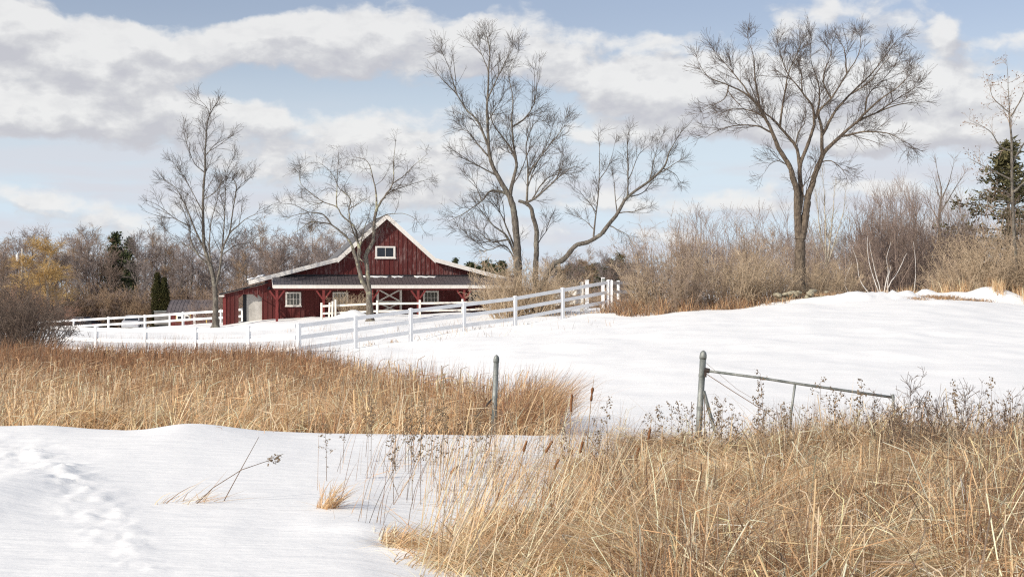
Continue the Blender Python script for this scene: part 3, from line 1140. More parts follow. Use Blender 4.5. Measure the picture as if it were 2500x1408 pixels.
fence('rail_fence', 'long white three-rail fence climbing the snow slope in front of the barn',
      [(730, 788, 55.7), (868, 770, 57.4), (1003, 752, 59.1), (1133, 737, 60.9), (1258, 722, 62.6), (1374, 702, 64.3), (1486, 683, 66.0)], (.12, .58, 1.02), M['vinyl'])
fence('rail_fence', 'sunlit white rail fence running behind the tall brown grass',
      [(724, 788, 55.9), (607, 796, 57.0), (478, 799, 58.4), (355, 799, 59.8), (235, 797, 61.2), (118, 793, 62.6)], (.12, .58, 1.02), M['vinyl'], skip_first=True)
fence('rail_fence', 'short white rail fence entering the thicket at the top of the slope',
      [(1493, 684, 66.6), (1510, 685, 69.2), (1554, 685, 71.2), (1600, 686, 73.2)], (.12, .55, 1.0), M['vinyl'])
fence('rail_fence', 'white paddock fence beside the small shed and parked cars',
      [(650, 748, 96.3), (592, 751, 97.2), (540, 755, 98.5), (447, 761, 101), (354, 768, 103.5), (265, 773, 106), (180, 778, 108.4), (95, 783, 110.6)], (.12, .58, 1.04), M['vinyl'])
fence('porch_fence', 'cream two-rail wooden fence along the barn porch',
      [(785, 737, 87.6), (921, 731, 87.2), (1025, 730, 86.9), (1129, 728, 86.5), (1197, 725, 86.2)], (.26, .72), M['cream_rail'], .12, .12, .07, cap=False)
fence('porch_fence', 'cream wooden fence panel beyond the bare shrub by the barn corner',
      [(1258, 722, 85.6), (1348, 702, 85)], (.30, .70), M['cream_rail'], .12, .14, .07, cap=False)
for i, (px, py, lean) in enumerate(((803, 738, .05), (811, 735, .02), (819, 731, 0))):
    t = at(px, py, 87.3)
    g = gz(px, 87.3)
    o = MB().box(-.055, .055, -.05, .05, -.2, t[2] - g).build('fence_stake', M['cream_rail'])
    o.location = (t[0], t[1], g)
    o.rotation_euler = (0, lean, 0)
    tag(o, 'cream stake leaning beside the porch fence end, %s of three' % ('leftmost' if i == 0 else 'middle' if i == 1 else 'rightmost'), 'post', 'stakes at the end of the porch fence')
# cream gate at the paddock corner
g0 = gp(1433, 80)
gate = thing('paddock_gate', 'wide cream board gate hung beside the tall white post', 'gate', tuple(g0))
a, b = at(1350, 722, 80.5) - g0, at(1426, 709, 80) - g0
MB().beam(a, b, .05, .36).build('gate_board', M['cream_rail'], gate)
a, b = at(1352, 742, 80.5) - g0, at(1426, 735, 80) - g0
MB().beam(a, b, .05, .22).build('gate_board', M['cream_rail'], gate)
tp = at(1420, 688, 80) - g0
MB().box(tp[0] - .10, tp[0] + .10, -.06, .06, -.1, tp[2]).build('gate_stile', M['cream_rail'], gate)


def lone_post(label, px, py, D, w, mat, dark_top=False):
    g = gp(px, D)
    t = at(px, py, D)
    r = thing('fence_post', label, 'post', tuple(g))
    h = t[2] - g[2]
    MB().box(-w / 2, w / 2, -w / 2, w / 2, -.2, h - .04).build('shaft', mat, r)
    MB().box(-w / 2 - .015, w / 2 + .015, -w / 2 - .015, w / 2 + .015, h - .04, h).build('post_cap', mat, r)
    if dark_top:
        MB().box(-w / 2 + .02, w / 2 + .03, -w / 2 - .03, -w / 2 - .016, h - .26, h - .06).build('sign_plate', M['galv'], r)


lone_post('thick white gate post standing above the cream gate', 1433, 683, 79.6, .20, M['vinyl'])
lone_post('white post with a small grey plate near the fence corner', 1472, 677, 71, .15, M['vinyl'], True)

# ------------------------------------------------------------------ shed, vehicles, pole behind the paddock
sg = gp(480, 137)
shed = thing('garden_shed', 'small red shed with yellow trim and dark metal gambrel roof', 'shed', (sg[0], sg[1], sg[2]), rad(-6))
M['yellow'] = basic('yellow_trim', (.60, .42, .10), (.72, .52, .16), 3, .6)
M['white_paint'] = basic('white_paint', (.70, .70, .68), (.80, .80, .78), 3, .6)
s137 = 137 / F
w_ = 2.35
ztop, zeav, zkn = (704 - 732) * s137 - sg[2], (704 - 762) * s137 - sg[2], (704 - 743) * s137 - sg[2]
for k in range(16):
    x0 = -w_ + k * (2 * w_ / 16)
    MB().box(x0, x0 + 2 * w_ / 16 - .01, -1.2, -1.17, -.4, zeav).build('board', M['board_low'], shed)
MB().box(-w_, w_, 1.17, 1.2, -.4, zeav).build('back_wall', M['board_low'], shed)
for sx in (-1, 1):
    MB().poly([(sx * w_, -1.16, -.4), (sx * w_, 1.16, -.4), (sx * w_, 1.16, zeav), (sx * w_, .55, zkn), (sx * w_, 0, ztop - .05), (sx * w_, -.55, zkn), (sx * w_, -1.16, zeav),
               (sx * (w_ - .05), -1.16, -.4), (sx * (w_ - .05), 1.16, -.4), (sx * (w_ - .05), 1.16, zeav), (sx * (w_ - .05), .55, zkn), (sx * (w_ - .05), 0, ztop - .05), (sx * (w_ - .05), -.55, zkn), (sx * (w_ - .05), -1.16, zeav)],
              [(0, 1, 2, 3, 4, 5, 6), (13, 12, 11, 10, 9, 8, 7)] + [(i, (i + 1) % 7, (i + 1) % 7 + 7, i + 7) for i in range(7)]).build('end_wall', M['board_low'], shed)
for sy in (-1, 1):
    for (ya, za), (yb, zb2) in (((sy * 1.42, zeav - .02), (sy * .62, zkn + .05)), ((sy * .62, zkn + .05), (0, ztop))):
        x0 = -w_ - .2
        n = 14
        for k in range(n):
            xa, xb = x0 + k * (2 * w_ + .4) / n, x0 + (k + 1) * (2 * w_ + .4) / n - .012
            mb = MB().poly([(xa, ya, za), (xb, ya, za), (xb, yb, zb2), (xa, yb, zb2), (xa, ya, za - .03), (xb, ya, za - .03), (xb, yb, zb2 - .03), (xa, yb, zb2 - .03)],
                           [(0, 1, 2, 3), (7, 6, 5, 4), (0, 4, 5, 1), (1, 5, 6, 2), (2, 6, 7, 3), (3, 7, 4, 0)])
            mb.beam((xa + .02, ya, za + .015), (xa + .02, yb, zb2 + .015), .05, .04)
            mb.build('roof_sheet', M['metal_roof'], shed)
for px0, px1, py0, py1 in ((440, 456, 764, 783), (459, 474, 764, 781)):
    xa, xb = (px0 - 480) * s137 * 1.0, (px1 - 480) * s137
    za, zb2 = (704 - py1) * s137 - sg[2], (704 - py0) * s137 - sg[2]
    wn = MB().box(xa - .05, xb + .05, -1.24, -1.20, za - .05, zb2 + .05).build('window', M['yellow'], shed)
    MB().box(xa + .02, xb - .02, -1.26, -1.241, za + .02, zb2 - .02).build('frame', M['white_paint'], wn)
    MB().box(xa + .14, xb - .14, -1.27, -1.261, za + .12, zb2 - .30).build('pane', M['glass'], wn)
MB().box(-w_ - .02, -w_ + .16, -1.25, -1.202, -.4, zeav).build('corner_board', M['white_paint'], shed)
MB().box(1.35, 1.45, -1.25, -1.202, -.4, zeav).build('corner_board', M['yellow'], shed)
MB().box(.1, .32, -1.25, -1.202, -.4, zeav).build('corner_board', M['white_paint'], shed)

M['car_silver'] = basic('silver_car_paint', (.50, .51, .53), (.56, .57, .58), 2, .3, metal=.3)
M['car_black'] = basic('black_car_paint', (.012, .013, .016), (.02, .02, .024), 2, .25)
M['tail'] = basic('red_tail_light', (.55, .03, .025), (.7, .06, .05), 6, .3)
M['tyre'] = basic('tyre_rubber', (.02, .02, .02), (.035, .035, .035), 6, .9)
M['trailer'] = basic('grey_trailer_side', (.17, .165, .155), (.24, .23, .21), 2, .7)
M['wood_pole'] = bark_mat('weathered_pole', (.30, .27, .23), (.52, .48, .42))


def car(name, label, px, D, rz, paint):
    g = gp(px, D)
    r = thing(name, label, 'car', tuple(g), rz, 'cars parked by the shed')
    # lofted body: cross-sections along y (length), front at +y
    st = [(-2.2, .35, .78, .70), (-2.1, .28, .92, .82), (-1.2, .25, .98, .88), (.9, .25, .95, .88), (1.7, .28, .82, .84), (2.15, .35, .66, .72)]
    mb = MB()
    n = len(st)
    for y, z0, z1, hw in st:
        mb.v += [(-hw * .93, y, z0), (hw * .93, y, z0), (hw, y, (z0 + z1) / 2), (hw * .93, y, z1), (-hw * .93, y, z1), (-hw, y, (z0 + z1) / 2)]
    for i in range(n - 1):
        for j in range(6):
            mb.f.append((i * 6 + j, i * 6 + (j + 1) % 6, (i + 1) * 6 + (j + 1) % 6, (i + 1) * 6 + j))
    mb.f += [tuple(range(6))[::-1], tuple((n - 1) * 6 + j for j in range(6))]
    mb.build('body', paint, r, smooth=False)
    cab = MB().poly([(-.78, -1.55, .93), (.78, -1.55, .93), (.80, 1.05, .93), (-.80, 1.05, .93), (-.60, -.95, 1.44), (.60, -.95, 1.44), (.60, .25, 1.46), (-.60, .25, 1.46)],
                    [(0, 1, 2, 3), (4, 7, 6, 5), (0, 4, 5, 1), (1, 5, 6, 2), (2, 6, 7, 3), (3, 7, 4, 0)])
    cb = cab.build('cabin', paint, r)
    MB().poly([(-.66, -1.50, .98), (.66, -1.50, .98), (.55, -1.04, 1.38), (-.55, -1.04, 1.38), (-.66, -1.44, .98), (.66, -1.44, .98), (.55, -.98, 1.38), (-.55, -.98, 1.38)],
              [(0, 1, 2, 3), (7, 6, 5, 4), (0, 4, 5, 1), (1, 5, 6, 2), (2, 6, 7, 3), (3, 7, 4, 0)]).build('rear_window', M['glass'], cb)
    for sx in (-1, 1):
        MB().poly([(sx * .795, -1.2, .98), (sx * .81, .85, .98), (sx * .64, .22, 1.38), (sx * .635, -.9, 1.38), (sx * .76, -1.2, .98), (sx * .78, .85, .98), (sx * .60, .22, 1.38), (sx * .60, -.9, 1.38)],
                  [(0, 1, 2, 3), (7, 6, 5, 4), (0, 4, 5, 1), (1, 5, 6, 2), (2, 6, 7, 3), (3, 7, 4, 0)]).build('side_window', M['glass'], cb)
        MB().box(sx * .55 - .16, sx * .55 + .16, -2.24, -2.16, .60, .74).build('tail_light', M['tail'], r)
        for y in (-1.35, 1.35):
            w = MB().tube([(sx * .66, y, .32), (sx * .86, y, .32)], [.32, .32], 16).build('wheel', M['tyre'], r)
            MB().tube([(sx * .861, y, .32), (sx * .875, y, .32)], [.19, .18], 12).build('rim', M['galv'], w)
    MB().box(-.78, .78, -2.30, -2.18, .36, .56).build('bumper', paint, r)
    return r


car('parked_car', 'silver sedan with red tail lights parked behind the paddock fence', 328, 137, rad(4), M['car_silver'])
car('parked_car', 'black car whose roof just shows above the paddock fence', 192, 141, rad(70), M['car_black'])

tg = gp(403, 141)
tr = thing('box_trailer', 'low grey enclosed trailer beside the red shed', 'trailer', tuple(tg))
zt2 = (704 - 758) / F * 141 - tg[2]
MB().box(-.85, .80, -.9, 1.6, .45, zt2 - .10).build('body', M['trailer'], tr)
MB().box(-.90, .85, -.95, 1.65, zt2 - .10, zt2).build('roof', M['galv'], tr)
for sx in (-.9, .85):
    MB().tube([(sx - .06, .5, .33), (sx + .06, .5, .33)], [.33, .33], 14).build('wheel', M['tyre'], tr)
MB().box(-.04, .04, 1.6, 2.6, .45, .55).build('tow_bar', M['dark'], tr)

pg = gp(52, 150)
ph = at(60, 607, 150)[2] - pg[2]
pole = thing('utility_pole', 'weathered utility pole with a white transformer can before the golden willow', 'utility pole', tuple(pg))
MB().tube([(0, 0, -.2), (.05, 0, ph * .5), (.12, 0, ph)], [.16, .14, .12], 10).build('shaft', M['wood_pole'], pole, smooth=True)
tf = MB().tube([(-.36, -.1, ph - 1.35), (-.36, -.1, ph - .62)], [.18, .18], 12).build('transformer', M['white_paint'], pole)
MB().tube([(-.36, -.1, ph - .62), (-.36, -.1, ph - .42)], [.05, .04], 8).build('bushing', M['white_paint'], tf)
MB().box(-.25, .02, -.06, .0, ph - .95, ph - .85).build('bracket', M['galv'], pole)

# ------------------------------------------------------------------ pipe posts and the old pipe gate
def pipe_post(label, bpx, tpx, tpy, D, r, lean_y=0.0):
    g = gp(bpx, D)
    t = at(tpx, tpy, D + lean_y) - g
    root = thing('pipe_post', label, 'post', tuple(g), 0, 'galvanised gate posts')
    t = Vector(t)
    d = t.normalized()
    base = -d * .35
    s = MB().tube([base, t - d * .06], [r, r], 18).build('shaft', M['galv'], root, smooth=True)
    cp = MB().tube([t - d * .065, t - d * .04, t - d * .02, t + d * .012, t + d * .032, t + d * .042], [r * 1.13, r * 1.15, r * 1.12, r * .95, r * .55, r * .12], 18).build('cap', M['galv'], root, smooth=True)
    for f in (.80, .50):
        MB().tube([t * f - d * .02, t * f + d * .02], [r * 1.1, r * 1.1], 18).build('band', M['galv'], root)
    return root, t


pl, tl = pipe_post('leaning grey pipe post standing in the brown reeds', 1204, 1212, 873, 19.5, .036)
MB().tube([Vector(tl) * .52, Vector(tl) * .30 + Vector((-.24, -.05, -.05))], [.014, .014], 8).build('brace', M['rust'], pl)
pr_, t2 = pipe_post('grey pipe gate post with domed cap at the hinge end of the old gate', 1701, 1717, 863, 17.6, .040)
MB().tube([Vector(t2) * .66 + Vector((.03, -.02, 0)), Vector(t2) * .28 + Vector((.20, -.06, 0))], [.022, .022], 8).build('brace', M['galv'], pr_)
g0 = gp(1950, 17.2)
gt = thing('pipe_gate', 'sagging grey pipe gate rail running into the tall straw', 'gate', tuple(g0))


def gpt(px, py, D):
    return Vector(at(px, py, D) - g0)


rail = MB().tube([gpt(1727, 905, 17.5), gpt(1850, 921, 17.4), gpt(1960, 938, 17.3), gpt(2184, 970, 17.1)], [.0165] * 4, 12).build('rail', M['galv'], gt, smooth=True)
MB().tube([gpt(1941, 938, 17.32), gpt(1931, 1010, 17.32), gpt(1929, 1075, 17.32)], [.0155] * 3, 10).build('upright', M['galv'], gt, smooth=True)
MB().tube([gpt(2180, 962, 17.1), gpt(2182, 1010, 17.1), gpt(2183, 1080, 17.1)], [.018] * 3, 10).build('upright', M['galv'], gt, smooth=True)
hinge = MB().tube([gpt(1720, 903, 17.52), gpt(1732, 905, 17.5)], [.034, .030], 10).build('hinge', M['rust'], gt)
MB().box(-.012, .012, -.03, .03, -.04, .03).build('bolt', M['rust'], hinge, loc=gpt(1722, 912, 17.5))
MB().tube([gpt(1724, 912, 17.5), gpt(1790, 955, 17.45), gpt(1870, 1005, 17.4), gpt(1900, 1030, 17.38)], [.0045] * 4, 6).build('brace_wire', M['wire'], gt)
MB().tube([gpt(1724, 886, 17.5), gpt(1800, 950, 17.5), gpt(1905, 1012, 17.4)], [.002] * 3, 5).build('brace_wire', M['wire'], gt)


# ------------------------------------------------------------------ stone wall under the thicket
def stones():
    root = thing('stone_wall', 'tumbled low fieldstone wall half hidden along the thicket edge', 'stone wall', tuple(gp(1900, 67)))
    o0 = gp(1900, 67)
    rs = np.random.default_rng(5)
    vars_ = []
    for k in range(5):
        bm = bmesh.new()
        bmesh.ops.create_icosphere(bm, subdivisions=2, radius=1)
        for v in bm.verts:
            m_ = max(abs(c_) for c_ in v.co)
            v.co = v.co * (.45 + .55 / max(m_, .3) * .8)
        for v in bm.verts:
            c = np.array(v.co)
            n = fbm(np.array([c[0] * 1.7 + k * 9]), np.array([c[1] * 1.7 + c[2] * 2.1]), k, 3)[0]
            v.co *= 1 + .42 * n
            v.co.z *= .8
        me = bpy.data.meshes.new('stone')
        bm.to_mesh(me)
        bm.free()
        me.materials.append(M['stone'])
        vars_.append(me)
    n = 0
    for i in range(64):
        px = rs.uniform(1700, 2035) if i < 36 else rs.uniform(1885, 1990)
        D = 66.3 + rs.uniform(-.5, .6) + (px - 1900) * .0015
        p = gp(px, D)
        s = rs.uniform(.07, .17) * (1.1 if 1890 < px < 1990 else .8)
        lift = (rs.integers(0, 3) if 1890 < px < 1990 else rs.integers(0, 2)) * .13
        o = bpy.data.objects.new('stone', vars_[i % 5])
        COL.objects.link(o)
        o.parent = root
        o.location = p - o0 + np.array([0, 0, lift + .05])
        o.scale = (s * rs.uniform(1.0, 1.7), s, s * rs.uniform(.7, 1.0))
        o.rotation_euler = (rs.uniform(-.2, .2), rs.uniform(-.2, .2), rs.uniform(0, 6))


stones()


# ------------------------------------------------------------------ the single trees
def lv(**k):
    return k


rt = np.random.default_rng(21)
pixel_tree('bare_tree', 'tall slim bare tree with one straight leader beside the lean-to', 88, [
    ('trunk', T('526,800 526,770 525.6,720 521,680 514,649'), .25, .20, 0),
    ('limb', T('514,649 500,610 496.5,552 495.7,486 500,420 502,367 505,319 511,285 526,256 542,228'), .17, .018, .3),
    ('limb', T('511,279 500,255 478,240'), .035, .012, -.2),
    ('limb', T('514,649 488,627 466,588 463,552 450,517 440,495'), .10, .02, -1.0),
    ('limb', T('500,610 474,552 452,500 430,460 395,436'), .09, .014, 1.0),
    ('limb', T('463,552 430,535 390,504 362,490'), .055, .012, -.8),
    ('limb', T('525,700 532,676 540,632 546,600 560,570 565,535 573,482 576,452 567,433'), .12, .035, -.5),
    ('limb', T('574,470 590,449 620,429'), .05, .012, .4),
    ('limb', T('560,570 580,552 607,530 642,516'), .075, .014, -1.0),
    ('limb', T('538,640 547,552 550,486 556,420 574,376'), .08, .012, 1.2),
    ('limb', T('498,420 470,390 440,300'), .05, .010, -.6),
    ('limb', T('501,380 530,350 570,330'), .05, .010, .6),
    ('limb', T('497,486 525,470 545,440'), .05, .012, -.8),
    ('limb', T('497,520 470,470 440,420 425,395'), .05, .010, .8),
    ('limb', T('515,650 512,600 516,540 530,490 540,430'), .075, .012, -1.3),
    ('limb', T('545,620 575,600 610,592 640,560'), .06, .010, 1.2),
    ('limb', T('508,630 470,610 430,580 400,560'), .06, .010, 1.2),
], rt, M['bark'], M['twig_grey'],
    [lv(sides=4, dens=2.6, t0=.12, ln=(1.35, .45), ang=(36, 10), up=.14, wig=.09, npts=5, rk=.011, flat=.8),
     lv(sides=3, per=6, t0=.1, ln=(.66, .2), ang=(34, 11), up=.09, wig=.11, npts=4, rk=.011),
     lv(sides=3, per=3, t0=.1, ln=(.42, .14), ang=(34, 11), up=.05, wig=.10, npts=3, rk=.010)], minr=.0060)

pixel_tree('bare_tree', 'low spreading bare tree with a forked lichen spotted trunk before the barn', 80, [
    ('trunk', T('903,792 904,769 902,740 901,714'), .30, .24, 0),
    ('trunk', T('901,716 899,690 897,660 894,625 902,605 911,584 915,536 920,508'), .19, .12, .3),
    ('trunk', T('901,716 890,694 882,680 874,650 870,632 862,608'), .19, .15, -.4),
    ('limb', T('920,508 941,477 959,448 963,392 966,337'), .10, .014, -.4),
    ('limb', T('920,508 920,477 913,444 904,407 889,389 862,384'), .085, .012, .7),
    ('limb', T('941,477 965,462 992,455 1022,444 1054,437'), .06, .011, .9),
    ('limb', T('959,448 985,430 1010,405 1045,375'), .05, .010, -.8),
    ('limb', T('862,608 856,592 837,570 808,547 782,544 756,542 734,559 712,570'), .11, .014, -.9),
    ('limb', T('870,632 876,600 867,558 834,525 822,507 789,492 752,466 730,440 734,400'), .10, .012, .9),
    ('limb', T('874,640 880,610 868,580 859,555 853,510 856,485 828,459 815,430 793,407 775,395'), .09, .012, -.5),
    ('limb', T('808,547 786,522 752,518 715,500 672,496'), .065, .010, -.6),
    ('limb', T('822,507 822,460 825,410 823,370'), .055, .011, .8),
    ('limb', T('853,510 880,495 905,480'), .05, .012, -.8),
    ('limb', T('894,625 915,590 930,560 905,545'), .05, .012, .8),
    ('limb', T('915,536 935,528 948,523 985,522 1015,536 1033,562'), .05, .009, -.7),
    ('limb', T('878,600 888,560 900,530 905,500'), .06, .012, 1.1),
    ('limb', T('890,640 875,620 890,580'), .06, .012, 1.1),
    ('limb', T('752,518 725,525 695,535'), .04, .009, .5),
    ('limb', T('789,492 765,500 735,480'), .045, .009, -.7),
], rt, M['bark_lichen'], M['twig_grey'],
    [lv(sides=4, dens=2.9, t0=.15, ln=(1.15, .4), ang=(50, 16), up=.05, wig=.24, npts=6, rk=.010, flat=.8),
     lv(sides=3, per=5, t0=.1, ln=(.55, .2), ang=(48, 16), up=.0, wig=.28, npts=4, rk=.010),
     lv(sides=3, per=3, t0=.1, ln=(.42, .14), ang=(48, 16), up=0, wig=.25, npts=3, rk=.012)], minr=.0052)

pixel_tree('bare_tree', 'tallest bare tree in the middle, two trunks rising from a shrub', 78, [
    ('trunk', T('1262,780 1264,720 1264,645 1261,579 1254,518 1245,481'), .36, .25, 0),
    ('trunk', T('1300,780 1306,720 1308,645 1310,600 1310,565 1302,530 1297,509 1283,496 1266,490'), .24, .13, -.3),
    ('limb', T('1245,481 1222,443 1200,401 1193,359 1190,298 1191,227 1194,171 1196,130 1191,100 1186,76'), .20, .014, .3),
    ('limb', T('1193,359 1170,302 1137,265 1116,232 1081,195 1043,146'), .10, .011, -.9),
    ('limb', T('1116,232 1100,176 1076,118'), .055, .010, .4),
    ('limb', T('1200,390 1170,354 1142,321 1104,298'), .08, .012, .9),
    ('limb', T('1215,430 1170,406 1132,387 1110,382'), .07, .012, -1.2),
    ('limb', T('1245,481 1254,438 1261,401 1250,368 1236,345 1207,307 1195,270'), .16, .03, .6),
    ('limb', T('1261,401 1252,340 1250,302 1252,241 1245,181 1268,122'), .10, .011, -.4),
    ('limb', T('1250,310 1282,288 1306,251 1311,199 1316,155'), .075, .010, .9),
    ('limb', T('1191,240 1215,190 1235,145 1260,102'), .06, .010, -.8),
    ('limb', T('1193,180 1176,130 1162,105'), .045, .010, .5),
    ('limb', T('1190,298 1215,260 1235,215'), .055, .010, .8),
    ('limb', T('1283,496 1311,481 1348,448 1376,424 1404,405'), .10, .018, -.8),
    ('limb', T('1360,438 1372,405 1376,372'), .045, .012, .3),
    ('limb', T('1300,486 1330,440 1365,425 1395,410'), .06, .012, .8),
    ('limb', T('1286,494 1289,415 1284,360 1300,310 1320,290'), .09, .012, .7),
    ('limb', T('1289,430 1330,370 1370,320 1385,300'), .06, .010, -.6),
    ('limb', T('1287,460 1310,400 1340,340 1350,300'), .055, .010, .9),
    ('limb', T('1240,474 1215,465 1193,469 1175,490 1137,518 1090,542'), .12, .018, -1.2),
    ('limb', T('1175,490 1165,455 1140,420'), .05, .010, .6),
    ('limb', T('1262,640 1240,580 1205,550 1180,520 1160,500'), .10, .014, -1.0),
    ('limb', T('1240,585 1200,590 1165,565 1120,560'), .07, .010, 1.0),
    ('limb', T('1258,610 1230,540 1210,500 1185,470'), .08, .012, .8),
    ('limb', T('1265,650 1235,600 1190,610 1150,580 1110,545'), .06, .010, -.6),
    ('limb', T('1308,600 1330,570 1345,545'), .05, .010, .6),
], rt, M['bark'], M['twig_grey'],
    [lv(sides=4, dens=3.4, t0=.08, ln=(1.4, .5), ang=(36, 10), up=.15, wig=.10, npts=5, rk=.011, flat=.8),
     lv(sides=3, per=6, t0=.1, ln=(.70, .22), ang=(34, 11), up=.09, wig=.11, npts=4, rk=.010),
     lv(sides=3, per=3, t0=.1, ln=(.45, .15), ang=(34, 11), up=.05, wig=.10, npts=3, rk=.010)], minr=.0056)

pixel_tree('leaning_tree', 'bare tree leaning far over to the side above the white fence', 77, [
    ('trunk', T('1318,770 1325,700 1348,649 1376,633 1404,600 1432,592 1470,570'), .22, .17, 0),
    ('limb', T('1470,570 1507,523 1531,485 1578,448 1620,410 1632,380 1639,363 1662,325 1690,293'), .16, .011, .4),
    ('limb', T('1449,578 1456,509 1463,438 1465,368 1458,315'), .07, .010, .6),
    ('limb', T('1531,485 1533,415 1531,345 1540,310'), .06, .010, -.6),
    ('limb', T('1585,443 1601,377 1615,333'), .05, .010, .5),
    ('limb', T('1600,428 1640,405 1669,385'), .06, .012, -.5),
    ('limb', T('1456,520 1425,480 1400,455'), .04, .009, -.8),
    ('limb', T('1462,440 1490,400 1500,350'), .04, .009, .6),
    ('limb', T('1507,523 1500,460 1495,420'), .05, .010, .9),
    ('limb', T('1540,480 1570,470 1600,440 1640,440'), .05, .010, 1.0),
    ('limb', T('1490,552 1510,562 1535,578 1545,600'), .05, .010, -.6),
    ('limb', T('1512,520 1550,515 1590,500'), .05, .010, -1.0),
    ('limb', T('1451,560 1430,540 1405,520'), .04, .009, .8),
    ('limb', T('1533,440 1560,380 1590,350'), .04, .009, .5),
    ('limb', T('1620,412 1650,425 1660,445'), .04, .009, .3),
], rt, M['bark'], M['twig_grey'],
    [lv(sides=4, dens=2.9, t0=.12, ln=(1.0, .35), ang=(36, 10), up=.18, wig=.10, npts=5, rk=.010, flat=.8),
     lv(sides=3, per=5, t0=.1, ln=(.50, .2), ang=(34, 11), up=.09, wig=.11, npts=4, rk=.010),
     lv(sides=3, per=3, t0=.1, ln=(.40, .14), ang=(34, 11), up=.05, wig=.10, npts=3, rk=.010)], minr=.0048)

pixel_tree('vase_tree', 'broad vase-shaped bare tree on the rise behind the stone wall', 69, [
    ('trunk', T('1951,715 1951,696 1953,640 1954,600 1953,577'), .40, .34, 0),
    ('trunk', T('1951,582 1948,527 1946,472 1936,435 1928,408 1899,358'), .25, .16, -.3),
    ('trunk', T('1956,582 1964,540 1970,500 1973,477 1982,450 1993,418 2008,378'), .26, .18, .3),
    ('trunk', T('1950,520 1957,478 1953,408 1973,353 1988,303'), .18, .11, .8),
    ('limb', T('1899,358 1884,318 1859,274 1834,239 1779,209 1730,189 1700,143'), .14, .012, -.8),
    ('limb', T('1953,412 1941,358 1904,313 1880,285 1860,270 1835,215 1820,170'), .13, .014, 1.2),
    ('limb', T('2008,378 2048,338 2093,298 2142,274 2207,254 2286,247'), .15, .011, .6),
    ('limb', T('2055,332 2103,323 2152,323 2197,338 2234,360'), .08, .010, -.6),
    ('limb', T('2093,298 2140,250 2190,215 2235,165'), .09, .010, -1.0),
    ('limb', T('2142,274 2200,235 2250,205'), .06, .010, .7),
    ('limb', T('2008,378 2006,318 1998,274 2028,239 2068,179 2098,124 2099,68'), .13, .011, -.5),
    ('limb', T('2007,330 2038,274 2078,229 2127,179 2177,114 2194,95'), .11, .010, .9),
    ('limb', T('1988,303 1983,259 1958,224 1929,189 1905,130 1898,95'), .10, .010, -.8),
    ('limb', T('1990,290 2000,250 1998,204 1978,139 1988,68'), .09, .010, 1.0),
    ('limb', T('1886,325 1849,308 1794,308 1745,323 1720,338'), .07, .010, -1.2),
    ('limb', T('1859,274 1844,204 1839,139 1824,88'), .08, .010, .6),
    ('limb', T('1904,313 1914,240 1925,180 1950,120 1955,85'), .08, .010, -.9),
    ('limb', T('1834,239 1800,190 1765,150 1740,120'), .06, .010, .6),
    ('limb', T('1779,209 1770,240 1740,260 1712,275'), .05, .009, -.5),
    ('limb', T('2068,179 2060,120 2045,90'), .06, .010, .6),
    ('limb', T('2078,229 2110,210 2150,165 2170,140'), .06, .010, -.8),
    ('limb', T('2028,239 2010,190 2030,130 2025,90'), .06, .010, -.7),
    ('limb', T('1958,224 1955,170 1935,110'), .05, .010, .8),
    ('limb', T('1928,408 1905,395 1880,400 1865,425'), .04, .009, -.9),
    ('limb', T('2008,395 2035,395 2060,420 2072,450'), .045, .009, -.7),
    ('limb', T('1970,495 1960,460 1985,425 1995,400'), .05, .012, -.5),
    ('limb', T('1941,358 1950,320 1965,300 1950,290'), .06, .012, -1.0),
    ('limb', T('2112,280 2120,230 2160,190 2205,140'), .06, .010, 1.3),
    ('limb', T('1870,290 1830,270 1790,265 1745,285'), .06, .010, 1.3),
], rt, M['bark_elm'], M['twig_elm'],
    [lv(sides=4, dens=3.6, t0=.10, ln=(1.22, .4), ang=(37, 11), up=.12, wig=.10, npts=5, rk=.010, flat=.9),
     lv(sides=3, per=7, t0=.1, ln=(.72, .22), ang=(36, 12), up=.09, wig=.12, npts=4, rk=.010),
     lv(sides=3, per=3, t0=.1, ln=(.42, .13), ang=(36, 12), up=.06, wig=.12, npts=3, rk=.012)], minr=.0056)

oak, (oP, oR, ob) = pixel_tree('oak_tree', 'bare oak with a few dead brown leaves at the picture edge', 71, [
    ('trunk', T('2486,760 2480,640 2472,478 2470,349'), .15, .09, 0),
    ('limb', T('2470,349 2465,289 2462,224 2457,145'), .08, .011, .3),
    ('limb', T('2472,370 2442,358 2417,319 2378,299'), .08, .011, -.8),
    ('limb', T('2465,275 2427,244 2412,199'), .05, .010, .5),
    ('limb', T('2467,285 2485,255 2500,225 2515,190'), .06, .012, -.5),
    ('limb', T('2471,400 2500,350 2540,310 2560,250'), .08, .012, .6),
    ('limb', T('2472,440 2430,420 2390,400 2362,385'), .07, .010, .9),
    ('limb', T('2474,500 2430,480 2395,465'), .06, .010, -.8),
    ('limb', T('2473,470 2520,430 2560,400'), .08, .012, -.6),
], rt, M['bark'], M['brush_brown'],
    [lv(sides=4, dens=3.0, t0=.15, ln=(.95, .3), ang=(48, 14), up=.12, wig=.2, npts=5, rk=.011, flat=.9),
     lv(sides=3, per=5, t0=.1, ln=(.5, .2), ang=(45, 14), up=.05, wig=.24, npts=4, rk=.010),
     lv(sides=3, per=2, t0=.2, ln=(.25, .1), ang=(42, 14), up=.0, wig=.2, npts=3, rk=.012)], minr=.0048)
